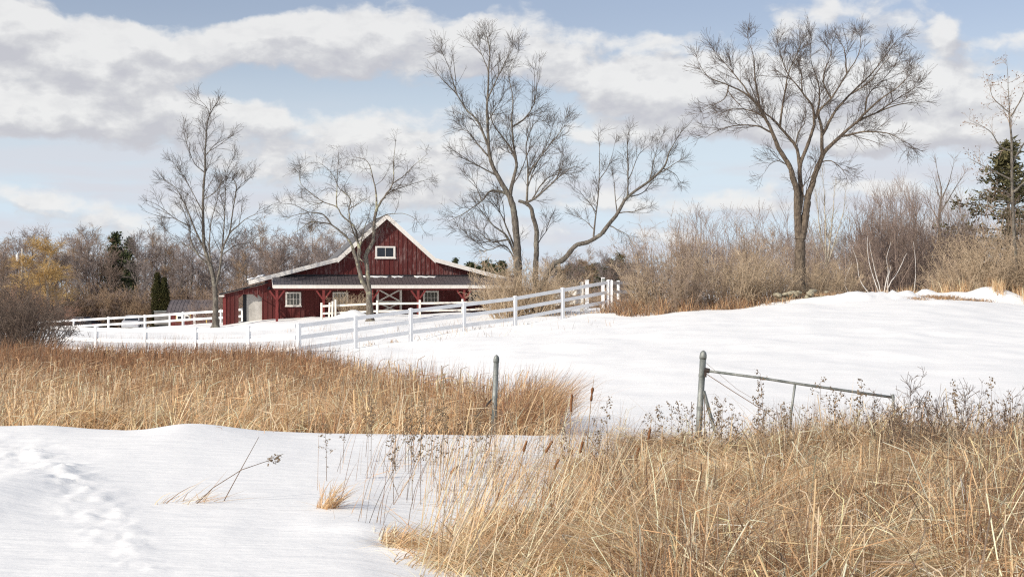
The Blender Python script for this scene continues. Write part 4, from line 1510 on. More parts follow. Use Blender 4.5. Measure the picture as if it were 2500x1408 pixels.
# clinging dead leaves on the oak
sel = rt.choice(len(oP), 420, replace=False)
c = oP[sel, -1]
a1 = nrmz(rt.normal(size=(420, 3))) * .05
a2 = nrmz(np.cross(a1, rt.normal(size=(420, 3)))) * .035
lvs = np.stack([c, c + a1 * .6 + a2, c + a1 * 1.6, c + a1 * .6 - a2], 1).reshape(-1, 3)
lo = link('leaves', make_mesh('leaves', lvs, quads=np.arange(len(lvs)).reshape(-1, 4)), M['oak_leaf'], oak)
lo['kind'] = 'stuff'

pixel_tree('aspen_tree', 'pale many-stemmed young tree just right of the broad vase-shaped tree', 82, [
    ('trunk', T('2018,745 2018,690 2017,637'), .15, .12, 0),
    ('limb', T('2017,637 2015,547 2012,480 2008,410'), .09, .010, .3),
    ('limb', T('2017,640 2002,560 1995,490 1985,440'), .07, .010, -.5),
    ('limb', T('2018,640 2030,560 2036,490 2040,430'), .08, .010, .5),
    ('limb', T('2018,650 2045,570 2058,510 2068,450'), .06, .010, -.6),
    ('limb', T('2016,655 1990,600 1975,550'), .05, .010, .8),
    ('limb', T('2018,665 2052,620 2075,560'), .05, .010, .8),
], rt, M['pale_bark'], M['pale_bark'],
    [lv(sides=4, dens=2.2, t0=.1, ln=(1.1, .35), ang=(28, 8), up=.2, wig=.08, npts=5, rk=.010, flat=.9),
     lv(sides=3, per=5, t0=.1, ln=(.55, .2), ang=(32, 12), up=.12, wig=.12, npts=4, rk=.010)], minr=.0052)

pixel_tree('bare_tree', 'thin grey tree rising above the saplings beside the dark pine', 98, [
    ('trunk', T('2292,740 2293,640 2293,532 2297,490'), .16, .11, 0),
    ('limb', T('2297,490 2298,455 2290,420 2284,385'), .08, .010, .3),
    ('limb', T('2297,490 2315,450 2325,415 2330,385'), .07, .010, -.5),
    ('limb', T('2294,520 2320,480 2345,440 2358,420'), .07, .010, .6),
    ('limb', T('2296,490 2285,450 2276,425'), .05, .010, .6),
    ('limb', T('2293,540 2270,500 2262,470'), .05, .010, .6),
], rt, M['bark'], M['woods'],
    [lv(sides=4, dens=2.2, t0=.1, ln=(1.1, .35), ang=(36, 10), up=.16, wig=.1, npts=5, rk=.010, flat=.9),
     lv(sides=3, per=6, t0=.1, ln=(.55, .2), ang=(36, 12), up=.1, wig=.14, npts=4, rk=.010)], minr=.006)

pixel_tree('birch_clump', 'clump of slender white birch stems on the snow crest', 70, [
    ('trunk', T('2154,745 2153,731 2140,700 2133,680 2122,640 2118,600 2119,575'), .048, .012, .3),
    ('limb', T('2152,735 2146,700 2134,650 2126,610 2124,590'), .046, .010, -.3),
    ('limb', T('2155,735 2163,690 2169,662 2166,630 2176,590'), .048, .010, .4),
    ('limb', T('2156,732 2175,690 2194,660 2206,635 2214,616'), .046, .010, -.4),
    ('limb', T('2137,735 2115,705 2099,680 2093,640 2079,598'), .046, .010, .3),
    ('limb', T('2169,735 2168,690 2176,650'), .05, .014, -.5),
    ('limb', T('2220,732 2232,700 2236,650 2230,590'), .04, .012, .8),
    ('limb', T('2072,720 2063,690 2080,640'), .035, .012, .6),
], rt, M['birch'], M['brush_brown'],
    [lv(sides=3, dens=1.6, t0=.35, ln=(.6, .2), ang=(34, 10), up=.15, wig=.12, npts=4, rk=.009),
     lv(sides=3, per=4, t0=.2, ln=(.35, .1), ang=(34, 10), up=.1, wig=.14, npts=3, rk=.009)], minr=.004)


# ------------------------------------------------------------------ bushes, woods and pines: a few kinds, copied
def bush_mesh(seed, h, spread, stems, l1, l2, l3, lean=.5, minr=.004, wig=.2, up=.12, fine=.32):
    r = np.random.default_rng(seed)
    a = r.uniform(0, 2 * np.pi, stems)
    rr = spread * .32 * np.sqrt(r.uniform(0, 1, stems))
    base = np.stack([np.cos(a) * rr, np.sin(a) * rr, np.full(stems, -.15)], 1)
    tilt = r.uniform(0, 1, stems) ** .8 * lean
    d = np.stack([np.cos(a) * tilt, np.sin(a) * tilt, np.ones(stems)], 1)
    d = nrmz(d + r.normal(size=d.shape) * .12)
    L = h * r.uniform(.65, 1.08, stems)
    n = 7
    P = np.empty((stems, n, 3))
    P[:, 0] = base
    for q in range(1, n):
        d = nrmz(d + r.normal(size=d.shape) * wig * .5 + np.array([0, 0, .03]))
        P[:, q] = P[:, q - 1] + d * (L / (n - 1))[:, None]
    R = (.007 * h * r.uniform(.6, 1.3, stems))[:, None] * np.linspace(1, .25, n)[None]
    parts = [tubes(P, np.maximum(R, minr), 4)]
    P1, R1 = grow(P, R, r, per=l1, t0=.12, ln=(h * .30, h * .09), ang=(38, 12), up=up, wig=wig, npts=5, rk=.009)
    parts.append(tubes(P1, np.maximum(R1, minr), 3))
    P2, R2 = grow(P1, R1, r, per=l2, t0=.1, ln=(h * .14, h * .05), ang=(42, 14), up=up * .6, wig=wig, npts=4, rk=.009)
    parts.append(tubes(P2, np.maximum(R2, minr), 3))
    if l3:
        P3, R3 = grow(P2, R2, r, per=l3, t0=.1, ln=(fine * .5, fine * .2), ang=(45, 14), up=up * .4, wig=wig, npts=3, rk=.010)
        parts.append(tubes(P3, np.maximum(R3, minr), 3))
    v, q = merge(parts)
    return make_mesh('branches', v, quads=q, smooth=True)


def wood_tree_mesh(seed, h, limbs, minr, up=.14, droop=0.0):
    r = np.random.default_rng(seed)
    n = 9
    P = np.empty((1, n, 3))
    P[0, :, 0] = np.cumsum(r.normal(size=n) * .05)
    P[0, :, 1] = np.cumsum(r.normal(size=n) * .05)
    P[0, :, 2] = np.linspace(-.3, h * .9, n)
    P[0, :, :2] -= P[0, 0, :2]
    R = (h * .014 * np.linspace(1, .12, n))[None]
    tv, tq = tubes(P, R, 7)
    P1, R1 = grow(P, R, r, per=limbs, t0=.22, relen=.36, ang=(36, 9), up=up, wig=.10, npts=7, rk=.010)
    P2, R2 = grow(P1, R1, r, per=8, t0=.15, ln=(h * .11, h * .03), ang=(38, 12), up=up * .7 - droop, wig=.14, npts=5, rk=.010)
    P3, R3 = grow(P2, R2, r, per=6, t0=.1, ln=(h * .055, h * .02), ang=(38, 14), up=up * .4 - droop, wig=.16, npts=4, rk=.010, curl=-droop * .5)
    v, q = merge([tubes(P1, np.maximum(R1, minr), 4), tubes(P2, np.maximum(R2, minr), 3), tubes(P3, np.maximum(R3, minr), 3)])
    return make_mesh('trunk', tv, quads=tq, smooth=True), make_mesh('crown', v, quads=q, smooth=True)


def needle_cluster(r, centers, size, per, tri=True):
    """sprays of flat needle tufts round centres"""
    K = len(centers) * per
    c = np.repeat(centers, per, 0)
    s = np.repeat(size, per)
    off = r.normal(size=(K, 3)) * s[:, None] * .42
    p = c + off
    d = nrmz(r.normal(size=(K, 3)) + np.array([0, 0, .55])) * (s * r.uniform(.5, 1.0, K))[:, None]
    w = nrmz(np.cross(d, r.normal(size=(K, 3)))) * (s * .16)[:, None]
    V = np.stack([p - w, p + w, p + d], 1).reshape(-1, 3)
    return V, np.arange(len(V)).reshape(-1, 3)


def pine_mesh(seed, h, width, dense=1.0, bottom=.12, shape=1.6):
    r = np.random.default_rng(seed)
    n = 8
    P = np.zeros((1, n, 3))
    P[0, :, 2] = np.linspace(-.3, h, n)
    R = (h * .016 * np.linspace(1, .12, n))[None]
    tv, tq = tubes(P, R, 7)
    nb = int(120 * dense)
    z = h * (bottom + (1 - bottom) * np.sort(r.uniform(0, 1, nb)))
    a = r.uniform(0, 2 * np.pi, nb)
    taper = np.clip(1.04 - (z / h) ** shape, .10, 1) * r.uniform(.25, 1.15, nb) * width
    m = 6
    B_ = np.empty((nb, m, 3))
    for q in range(m):
        f = q / (m - 1)
        B_[:, q, 0] = np.cos(a) * taper * f
        B_[:, q, 1] = np.sin(a) * taper * f
        B_[:, q, 2] = z + taper * (.20 * f - .12 * f * f) + r.normal(size=nb) * .04
    RB = np.full((nb, m), .03) * np.linspace(1, .3, m)[None]
    cs, sz = [], []
    for q in range(2, m):
        for rep in range(2):
            cs.append(B_[:, q] + r.normal(size=(nb, 3)) * np.array([.3, .3, .10]) * (taper * .5)[:, None])
            sz.append(np.full(nb, .38) * r.uniform(.5, 1.3, nb))
    cs, sz = np.concatenate(cs), np.concatenate(sz)
    nv, nt = needle_cluster(r, cs, sz, 7)
    bv, bq = tubes(B_, RB, 4)
    return make_mesh('trunk', *merge([(tv, tq), (bv, bq)]), smooth=True), make_mesh('crown', nv, tris=nt)


def kind_obj(name, cat, meshes):
    """prototype: [(part name, mesh, material)]"""
    return dict(name=name, cat=cat, meshes=meshes)


def plant(kd, px, D, sc_, rz, label, group=None, dz=0.0, on_ground=True):
    g = gp(px, D)
    root = thing(kd['name'], label, kd['cat'], (g[0], g[1], g[2] + dz), rz, group)
    root.scale = sc_ if isinstance(sc_, tuple) else (sc_,) * 3
    for nm, me, mt in kd['meshes']:
        o = bpy.data.objects.new(nm, me)
        COL.objects.link(o)
        o.parent = root
        if not me.materials:
            me.materials.append(mt)
        if nm in ('crown', 'branches', 'seed_head'):
            o['kind'] = 'stuff'
    return root


def recol(kd, name, mats):
    return dict(name=name, cat=kd['cat'], meshes=[(nm, me.copy(), mt) for (nm, me, _), mt in zip(kd['meshes'], mats)])


def shrub_kind(name, mat, *a, **k):
    return kind_obj(name, 'shrub', [('branches', bush_mesh(*a, **k), mat)])


rp = random.Random(17)
brushA = shrub_kind('bare_shrub', M['brush_tan'], 1, 3.0, 3.4, 52, 6, 3, 2, lean=.75, minr=.0056)
brushB = shrub_kind('bare_shrub', M['brush_brown'], 2, 3.0, 3.0, 48, 6, 3, 2, lean=.6, minr=.0056)
brushC = shrub_kind('bare_shrub', M['brush_tan'], 3, 3.0, 3.8, 52, 6, 3, 2, lean=.95, minr=.0058, wig=.28)
tallA = shrub_kind('tall_shrub', M['brush_brown'], 4, 5.0, 2.6, 22, 7, 5, 2, lean=.40, minr=.0052, wig=.14)
tallB = shrub_kind('tall_shrub', M['brush_brown'], 5, 5.0, 2.2, 18, 7, 5, 2, lean=.30, minr=.0052, wig=.12)
sapl = [kind_obj('sapling', 'sapling', [('branches', bush_mesh(30 + k, 6.0, .9, 4, 9, 5, 0, lean=.16, minr=.006, wig=.07, up=.22), M['woods'])]) for k in range(3)]
darkbush = shrub_kind('dark_shrub', M['brush_dark'], 8, 3.0, 3.0, 60, 6, 4, 2, lean=.7, minr=.0052)
redbush = recol(brushB, 'reddish_shrub', [M['brush_red']])
farbrush = [shrub_kind('woodland_shrub', (M['woods'], M['woods_tan'])[k], 40 + k, 4.0, 4.5, 40, 7, 5, 0, lean=.8, minr=.011) for k in range(2)]
wt = []
for k in range(4):
    tm, cm = wood_tree_mesh(50 + k, 10.0, 24, .010)
    wt.append(kind_obj('woodland_tree', 'tree', [('trunk', tm, M['bark']), ('crown', cm, (M['woods'], M['woods_grey'], M['woods_tan'], M['woods_grey'])[k])]))
tm, cm = wood_tree_mesh(60, 9.0, 34, .012, up=.10, droop=.10)
willow = kind_obj('willow_tree', 'tree', [('trunk', tm, M['pale_bark']), ('crown', cm, M['willow'])])
pines = []
for k in range(3):
    tm, cm = pine_mesh(70 + k, 9.0, 2.3, (1.0, .75, .6)[k], .12, (2.6, 2.0, 1.5)[k])
    pines.append(kind_obj('pine_tree', 'tree', [('trunk', tm, M['bark']), ('crown', cm, M['pine'])]))

# thicket along the crest (photo left to right)
G1 = 'bare shrubs of the thicket along the snow crest'
spots = [
    (1245, 76.6, brushC, .98, 'tan bare shrub at the foot of the tall two-trunk tree, barn side'),
    (1285, 76.2, brushA, 1.12, 'dense tan shrub wrapped round the two trunks of the tall tree'),
    (1330, 76.2, brushC, .92, 'tan bare shrub at the foot of the leaning tree'),
    (1350, 83, brushB, .70, 'low brown shrub between the leaning tree and the cream gate'),
    (1238, 83, brushB, .70, 'brown shrub against the barn corner'),
    (866, 88.5, brushA, .52, 'small tan shrub behind the spreading tree by the porch'),
    (1590, 70, brushB, .70, 'brown shrub swallowing the end of the short white fence'),
    (1600, 68.6, brushC, .85, 'tangled brown shrub at the fence end of the thicket'),
    (1620, 70, tallA, .78, 'tall thin shrub whose upright stems top the thicket near the fence'),
    (1665, 69.5, tallB, .82, 'tall brown shrub with one stem reaching above its neighbours'),
    (1662, 67.5, brushB, .78, 'dense brown shrub in front of the two tall thin shrubs'),
    (1722, 68, brushB, .52, 'small dark brown shrub at the dip between rounded shrubs'),
    (1790, 69, brushA, 1.0, 'rounded tan shrub leftmost of the pair before the broad tree'),
    (1845, 69.5, brushA, .95, 'large rounded tan shrub close to the broad tree, right of its twin'),
    (1900, 70, brushC, .62, 'tan shrub leaning on the trunk of the broad tree'),
    (1830, 72, tallB, .82, 'tall shrub standing behind the large rounded shrub'),
    (1885, 75, tallA, .66, 'tall brown shrub behind the broad tree trunk, left side'),
    (1990, 70, brushA, .72, 'tan shrub right against the broad tree, under the pale young tree'),
    (2040, 71, brushA, .80, 'rounded pale tan shrub beneath the pale young tree'),
    (2000, 76, tallA, .72, 'brown shrub behind the pale young tree'),
    (2060, 78, brushB, .95, 'dull brown shrub behind the birch clump, left part'),
    (2370, 69.5, brushC, .95, 'tangled tan shrub above the snow mound'),
    (2420, 71, brushC, 1.25, 'big arching tan shrub below the dark pine'),
    (2470, 70, brushA, 1.30, 'big tan shrub at the foot of the oak'),
    (2530, 70, brushC, 1.35, 'arching tan shrub cut by the picture edge'),
    (2445, 74, tallA, 1.0, 'tall brown shrub between the pine and the oak'),
    (2350, 74, tallB, .85, 'tall brown shrub left of the dark pine'),
    (2510, 74, tallB, 1.05, 'tall shrub behind the oak'),
    (2320, 72, brushB, .75, 'brown shrub above the tall straw grass on the bank'),
    (2400, 77, brushB, 1.35, 'tall brown shrub under the dark pine boughs'),
]
for i, (px, D, kd, s, lb) in enumerate(spots):
    if 1520 < px < 1960:
        D -= 2.2
    plant(kd, px, D, (s * rp.uniform(.95, 1.1), s, s * rp.uniform(.92, 1.05)), rp.uniform(0, 6.28), lb, G1)
plant(farbrush[0], 512, 126, (.62, .62, .62), 1.0, 'grey bare shrub in front of the shed roof, behind the slim tree')
# dark shrub at the far left by the grass
for px, D, s, lb in ((10, 50, 1.05, 'dark bare shrub at the left picture edge'), (50, 52, .95, 'dark bare shrub beside the end of the sunlit fence'), (-40, 54, 1.1, 'dark shrub cut by the left picture edge')):
    plant(darkbush, px, D, s, rp.uniform(0, 6), lb, 'dark shrubs at the edge of the marsh')

# saplings on the far side of the crest
for i in range(64):
    px = rp.uniform(2085, 2365) + rp.gauss(0, 8)
    D = rp.uniform(74, 94)
    top = 470 + 60 * abs(px - 2200) / 130 + rp.uniform(-25, 60)
    if px > 2280:
        top = 490 + rp.uniform(-30, 60)
    h = (704 - top) / F * D - gz(px, D)
    plant(sapl[i % 3], px, D, (.9, .9, h / 6.4), rp.uniform(0, 6.28), 'slender upright bare sapling %s, %s row' % ('left of the birch clump' if px < 2120 else 'straight behind the birch clump' if px < 2200 else 'right of the birch clump' if px < 2270 else 'around the thin grey tree' if px < 2320 else 'beside the dark pine', 'front' if D < 84 else 'back'), 'stand of saplings behind the crest')
for i in range(26):
    px = rp.uniform(1690, 2080)
    D = rp.uniform(76, 95)
    top = 530 + rp.uniform(-25, 60)
    h = (704 - top) / F * D - gz(px, D)
    plant(sapl[i % 3], px, D, (.9, .9, h / 6.4), rp.uniform(0, 6.28), 'thin bare sapling behind the shrubs, %s' % ('left of the broad tree' if px < 1900 else 'at the broad tree trunk' if px < 1990 else 'by the pale young tree'), 'saplings behind the thicket')
for i, px in enumerate(range(2070, 2420, 26)):
    plant(farbrush[i % 2], px + rp.uniform(-8, 8), rp.uniform(96, 112), rp.uniform(.75, .95), rp.uniform(0, 6), 'low dull brown brush under the sapling stand', 'brush under the saplings')

# woods: left background
GW = 'bare trees of the woods behind the paddock'
prof = [(-80, 600), (0, 590), (60, 588), (120, 600), (200, 572), (240, 578), (300, 610), (350, 590), (400, 565), (440, 590), (520, 600), (560, 580), (620, 570), (680, 585), (740, 565), (800, 575), (860, 590), (940, 600)]
for i in range(92):
    px = -90 + 1010 * (i + rp.uniform(-.4, .4)) / 92
    D = rp.uniform(146, 200)
    top = float(np.interp(px, [p[0] for p in prof], [p[1] for p in prof])) + (rp.uniform(-14, 16) if i % 3 == 0 else rp.uniform(8, 60))
    h = (704 - top) / F * D - gz(px, D)
    near_ = [(0, 'at the left picture edge'), (60, 'behind the utility pole'), (130, 'behind the golden willow'), (200, 'right of the golden willow'), (290, 'around the dark pines'), (345, 'right of the dark pines'), (395, 'behind the arborvitae pair'), (470, 'behind the small shed'), (530, 'behind the slim tree'), (600, 'above the lean-to roof'), (680, 'above the low barn roof'), (760, 'left of the spreading tree'), (830, 'behind the spreading tree'), (900, 'close to the barn gable')]
    where = min(near_, key=lambda a: abs(a[0] - px))[1]
    lb = '%s bare %s tree in the woods %s' % ('tall' if i % 3 == 0 else 'shorter' if i % 3 == 1 else 'middling', ('brown', 'grey', 'tan', 'greyish')[i % 4], where)
    plant(wt[i % 4], px, D, (h / 9.6 * rp.uniform(.9, 1.25),) * 2 + (h / 9.6,), rp.uniform(0, 6.28), lb, GW if px < 540 else 'bare trees behind the barn')
for i in range(54):
    px = -80 + 900 * (i + rp.uniform(-.4, .4)) / 54
    D = rp.uniform(143, 152) if 280 < px < 560 else rp.uniform(128, 150)
    if 640 < px < 930:
        D = rp.uniform(135, 150)
    s = rp.uniform(.75, 1.15)
    if 20 < px < 560 and D < 145:
        D = 146.5
    plant(farbrush[i % 2], px, D, (s * 1.15, s * 1.15, s), rp.uniform(0, 6), '%s brush at the foot of the woods %s' % (('dull brown', 'tan')[i % 2], 'left of the golden willow' if px < 80 else 'below the golden willow' if px < 200 else 'below the dark pines' if px < 330 else 'around the arborvitae' if px < 420 else 'behind the shed' if px < 540 else 'behind the lean-to' if px < 640 else 'behind the barn'), 'brush along the woods edge')
plant(willow, 122, 135, (1.75, 1.4, .94), 1.0, 'golden twigged willow behind the utility pole', None)
plant(willow, 70, 141, (1.3, 1.2, .80), 2.6, 'smaller golden willow left of the utility pole', None)
plant(redbush, 85, 126, (1.2, 1.1, .85), 1.0, 'reddish bare shrub under the golden willow, left', 'reddish shrubs before the willow')
plant(redbush, 128, 128, (1.25, 1.1, .95), 2.0, 'reddish bare shrub under the golden willow, right', 'reddish shrubs before the willow')
plant(redbush, 30, 130, (1.5, 1.2, 1.4), 3.0, 'reddish bare shrub near the left picture edge', 'reddish shrubs before the willow')
for px, D, top, wd, lb in ((283, 168, 570, 1.0, 'dark pine standing above the woods left of the slim tree'), (318, 172, 580, .95, 'second dark pine, right of the first above the woods')):
    h = (704 - top) / F * D - gz(px, D)
    plant(pines[0 if px < 300 else 1], px, D - 10, (wd * 1.15, wd * 1.15, (h - .2) / 9.4), rp.uniform(0, 6), lb, 'pines above the woods')
# arborvitae: dense column with a double tip
def cedar_mesh(seed, h, w):
    r = np.random.default_rng(seed)
    n = 1500
    z = h * r.uniform(0, 1, n) ** .9
    a = r.uniform(0, 2 * np.pi, n)
    rad_ = w * np.clip(np.minimum(1.0, (1.02 - z / h) * 3.0), .08, 1) * np.sqrt(r.uniform(.3, 1, n)) * (1 + .15 * np.sin(3 * a + z))
    c_ = np.stack([np.cos(a) * rad_, np.sin(a) * rad_, z], 1)
    v, t = needle_cluster(r, c_, np.full(n, .22), 6)
    return make_mesh('crown', v, tris=t)


for px, top, w, lb in ((384, 668, .52, 'taller dark green arborvitae column behind the trailer'), (401, 681, .50, 'shorter dark green arborvitae column touching its neighbour')):
    D = 142.5
    h = (704 - top) / F * D - gz(px, D)
    tvv, tqq = tubes(np.array([[[0, 0, -.2], [0, 0, h * .4], [0, 0, h * .8]]], dtype=float), np.array([[.10, .08, .03]]), 7)
    kd = kind_obj('arborvitae', 'tree', [('trunk', make_mesh('trunk', tvv, quads=tqq), M['bark']), ('crown', cedar_mesh(int(px), h, w), M['cedar'])])
    plant(kd, px, D, 1.0, 0, lb, 'arborvitae pair')

# pines and trees beyond the barn, centre
for i, (px, top, D, wd) in enumerate(((1112, 627, 170, .55), (1150, 636, 165, 1.0), (1185, 632, 168, 1.0), (1225, 634, 172, .9), (1395, 640, 160, .9), (1420, 632, 165, .95), (1455, 640, 168, .9), (1490, 628, 160, .9), (1515, 615, 165, .95), (1540, 640, 172, .8), (1360, 648, 170, .9), (1405, 650, 155, .8), (1438, 645, 158, .8), (1472, 648, 156, .85), (1503, 640, 157, .8), (1530, 652, 158, .8), (1378, 655, 158, .75), (1168, 645, 160, .8), (1205, 642, 158, .8))):
    h = (704 - top) / F * D - gz(px, D)
    plant(pines[i % 3], px, D, (wd * 1.35, wd * 1.35, h / 9.4), rp.uniform(0, 6), 'dark pine far behind the barn, in the gap %s' % ('above the barn roof' if px < 1300 else 'beneath the leaning tree'), 'pines beyond the barn %s' % ('roof' if px < 1300 else 'in the gap'))
for i in range(22):
    px = 1090 + 480 * i / 21 + rp.uniform(-8, 8)
    D = rp.uniform(125, 150)
    plant(farbrush[i % 2], px, D, rp.uniform(.45, .65), rp.uniform(0, 6), '%s brush in front of the far pines, %s' % (('brown', 'tan')[i % 2], 'above the barn roof' if px < 1230 else 'by the tall two-trunk tree' if px < 1340 else 'under the leaning tree' if px < 1470 else 'beside the fence corner'), 'brush before the far pines')
for i in range(14):
    px = 1330 + 250 * i / 13 + rp.uniform(-8, 8)
    D = rp.uniform(138, 152)
    top = 640 + rp.uniform(-25, 25)
    h = (704 - top) / F * D - gz(px, D)
    plant(wt[i % 4], px, D, h / 9.6, rp.uniform(0, 6), 'thin bare tree among the far pines %s' % ('just right of the tall two-trunk tree' if px < 1400 else 'under the arch of the leaning tree' if px < 1480 else 'above the fence corner' if px < 1530 else 'next to the thicket'), 'bare trees among the far pines')
for i in range(26):
    px = 1560 + 820 * i / 25 + rp.uniform(-10, 10)
    D = rp.uniform(110, 150)
    top = float(np.interp(px, [1560, 1700, 1900, 2100, 2200, 2400], [620, 600, 575, 580, 560, 540])) + rp.uniform(-20, 40)
    h = (704 - top) / F * D - gz(px, D)
    plant(wt[i % 4], px, D, h / 9.6, rp.uniform(0, 6), 'bare grey brown tree beyond the crest thicket, %s' % ('nearest the fence end' if px < 1700 else 'left of the broad tree' if px < 1920 else 'behind the pale young tree' if px < 2080 else 'behind the birch clump' if px < 2240 else 'behind the thin grey tree'), 'bare trees beyond the crest')
plant(pines[1], 2105, 120, (.8, .8, ((704 - 600) / F * 120 - gz(2105, 120)) / 9.4), 0, 'dark evergreen glimpsed behind the birch clump', None)

# big white pine behind the oak
tm, cm = pine_mesh(91, 10.5, 3.2, .8, .25, 1.9)
bigpine = kind_obj('pine_tree', 'tree', [('trunk', tm, M['bark']), ('crown', cm, M['white_pine'])])
plant(bigpine, 2462, 80, (1.35, 1.2, ((704 - 345) / F * 80 - gz(2478, 80)) / 10.7), .4, 'large dark pine behind the leafless oak', None)


# ------------------------------------------------------------------ dry grass
def blades(r, pos, h, az, lean, droop, width, col, nseg=3, tipw=.1):
    """curved tapering ribbons"""
    N = len(pos)
    s = np.linspace(0, 1, nseg + 1)[None, :]
    hor = h[:, None] * (lean[:, None] * s + droop[:, None] * s ** 2.4)
    ver = h[:, None] * (s - .55 * droop[:, None] * s ** 3) * np.sqrt(np.clip(1 - .45 * lean[:, None] ** 2, .12, 1))
    dx, dy = np.cos(az)[:, None], np.sin(az)[:, None]
    C = np.stack([pos[:, 0:1] + dx * hor, pos[:, 1:2] + dy * hor, pos[:, 2:3] + ver], -1)
    wa = r.uniform(-.9, .9, N)
    side = np.stack([np.cos(wa), np.sin(wa), r.normal(size=N) * .15], -1)[:, None, :]
    wd = (width[:, None] * np.clip(1 - s ** 2.2, 0, 1) ** .8)[:, :-1, None] * .5
    Lf, Rt = C[:, :-1] - side * wd, C[:, :-1] + side * wd
    V = np.empty((N, 2 * nseg + 1, 3))
    V[:, 0:2 * nseg:2] = Lf
    V[:, 1:2 * nseg:2] = Rt
    V[:, -1] = C[:, -1]
    b = (np.arange(N) * (2 * nseg + 1))[:, None]
    Q = []
    for i in range(nseg - 1):
        Q.append(b + np.array([[2 * i, 2 * i + 1, 2 * i + 3, 2 * i + 2]]))
    Q = np.concatenate(Q, 0) if Q else np.zeros((0, 4), int)
    T_ = b + np.array([[2 * nseg - 2, 2 * nseg - 1, 2 * nseg]])
    return V.reshape(-1, 3), Q, T_, np.repeat(col, 2 * nseg + 1, 0)


def join(parts):
    V, Q, T_, C, b = [], [], [], [], 0
    for v, q, t, c in parts:
        V.append(v)
        Q.append(q + b)
        T_.append(t + b)
        C.append(c)
        b += len(v)
    return np.concatenate(V), np.concatenate(Q), np.concatenate(T_), np.concatenate(C)


STRAW = np.array([.84, .59, .335])
PALE = np.array([.94, .755, .52])
TAN = np.array([.62, .39, .21])
RUST = np.array([.40, .205, .105])
BROWN = np.array([.25, .155, .095])
GREYB = np.array([.33, .255, .19])


def pick(r, N, table):
    w = np.array([t[0] for t in table])
    w = w / w.sum()
    i = r.choice(len(table), N, p=w)
    c = np.array([t[1] for t in table])[i]
    return np.clip(c * r.uniform(.62, 1.28, (N, 1)), 0, .92)


def scatter(r, n, pxr, Dr, dens):
    """random points in a wedge, thinned by dens(px, D) in 0..1"""
    D = np.sqrt(r.uniform(Dr[0] ** 2, Dr[1] ** 2, n))
    px = r.uniform(pxr[0], pxr[1], n)
    k = r.uniform(0, 1, n) < dens(px, D)
    px, D = px[k], D[k]
    x = (px - 1250) / F * D
    return px, D, np.stack([x, D, ground(x, D) - .04], 1)


def clump(pos, size, seed):
    """three random numbers shared by the stems of one tussock (jittered cells)"""
    u = pos[:, 0] / size + .6 * vnoise(pos[:, 0] / size * 1.7, pos[:, 1] / size * 1.7, seed)
    w = pos[:, 1] / size + .6 * vnoise(pos[:, 0] / size * 1.9 + 9, pos[:, 1] / size * 1.9, seed + 1)
    iu, iw = np.floor(u), np.floor(w)
    return hash2(iu, iw, seed), hash2(iu, iw, seed + 5), hash2(iu, iw, seed + 9)


def ribbons(r, P, width, col):
    """flat strips along polylines P (N,p,3), tapering to a point"""
    N, p, _ = P.shape
    tan = nrmz(P[:, -1] - P[:, 0])
    side = nrmz(np.cross(tan, nrmz(r.normal(size=(N, 3)) * .5 + np.array([.1, -1.0, .25]))))[:, None, :]
    s = np.linspace(0, 1, p)[None, :-1, None]
    wd = width[:, None, None] * .5 * (1 - .55 * s)
    V = np.empty((N, 2 * (p - 1) + 1, 3))
    V[:, 0:-1:2] = P[:, :-1] - side * wd
    V[:, 1:-1:2] = P[:, :-1] + side * wd
    V[:, -1] = P[:, -1]
    k = 2 * (p - 1) + 1
    b = (np.arange(N) * k)[:, None]
    Q = np.concatenate([b + np.array([[2 * i, 2 * i + 1, 2 * i + 3, 2 * i + 2]]) for i in range(p - 2)], 0)
    T_ = b + np.array([[k - 3, k - 2, k - 1]])
    return V.reshape(-1, 3), Q, T_, np.repeat(col, k, 0)


def kinked(r, pos, h, az1, lean, az2, width, col, knee=(.35, .8), fall=(-1.1, .25)):
    """canes that rise, snap at a knee and hang or point away"""
    N = len(pos)
    d1 = nrmz(np.stack([np.cos(az1) * lean, np.sin(az1) * lean, np.ones(N)], 1))
    k = r.uniform(knee[0], knee[1], N)[:, None]
    z2 = r.uniform(fall[0], fall[1], N)
    d2 = nrmz(np.stack([np.cos(az2), np.sin(az2), z2], 1))
    hh = h[:, None]
    a = pos + d1 * hh * k * .55 + r.normal(size=(N, 3)) * .015
    b = pos + d1 * hh * k
    c = b + d2 * hh * (1 - k) * .55 + np.array([0, 0, 1.0]) * hh * .03
    e = b + d2 * hh * (1 - k) * 1.1 + np.array([0, 0, -1.0]) * hh * .04
    return ribbons(r, np.stack([pos, a, b, c, e], 1), width, col)


rg = np.random.default_rng(77)

# --- the reed bed in the hollow
BACK_PX = [-300, 0, 300, 600, 720, 860, 960, 1100, 1220, 1330, 1400, 1430]
BACK_D = [48, 48, 48, 46.5, 43, 36, 32, 28.5, 26.5, 24.5, 22.5, 20]


def reed_density(px, D):
    bd = np.interp(px, BACK_PX, BACK_D)
    f = np.clip((bd - D) / 3.0, 0, 1) * np.clip((D - 18.7) / .7, 0, 1)
    f = f * np.clip((1350 - px) / 60, 0, 1) * (1 - .8 * np.exp(-((px - 1205) / 22) ** 2) * (D < 19.9))
    n = fbm(px / 90.0, D / 2.2, 41, 3)
    return np.clip(f * (.80 + 1.1 * n), 0, 1)


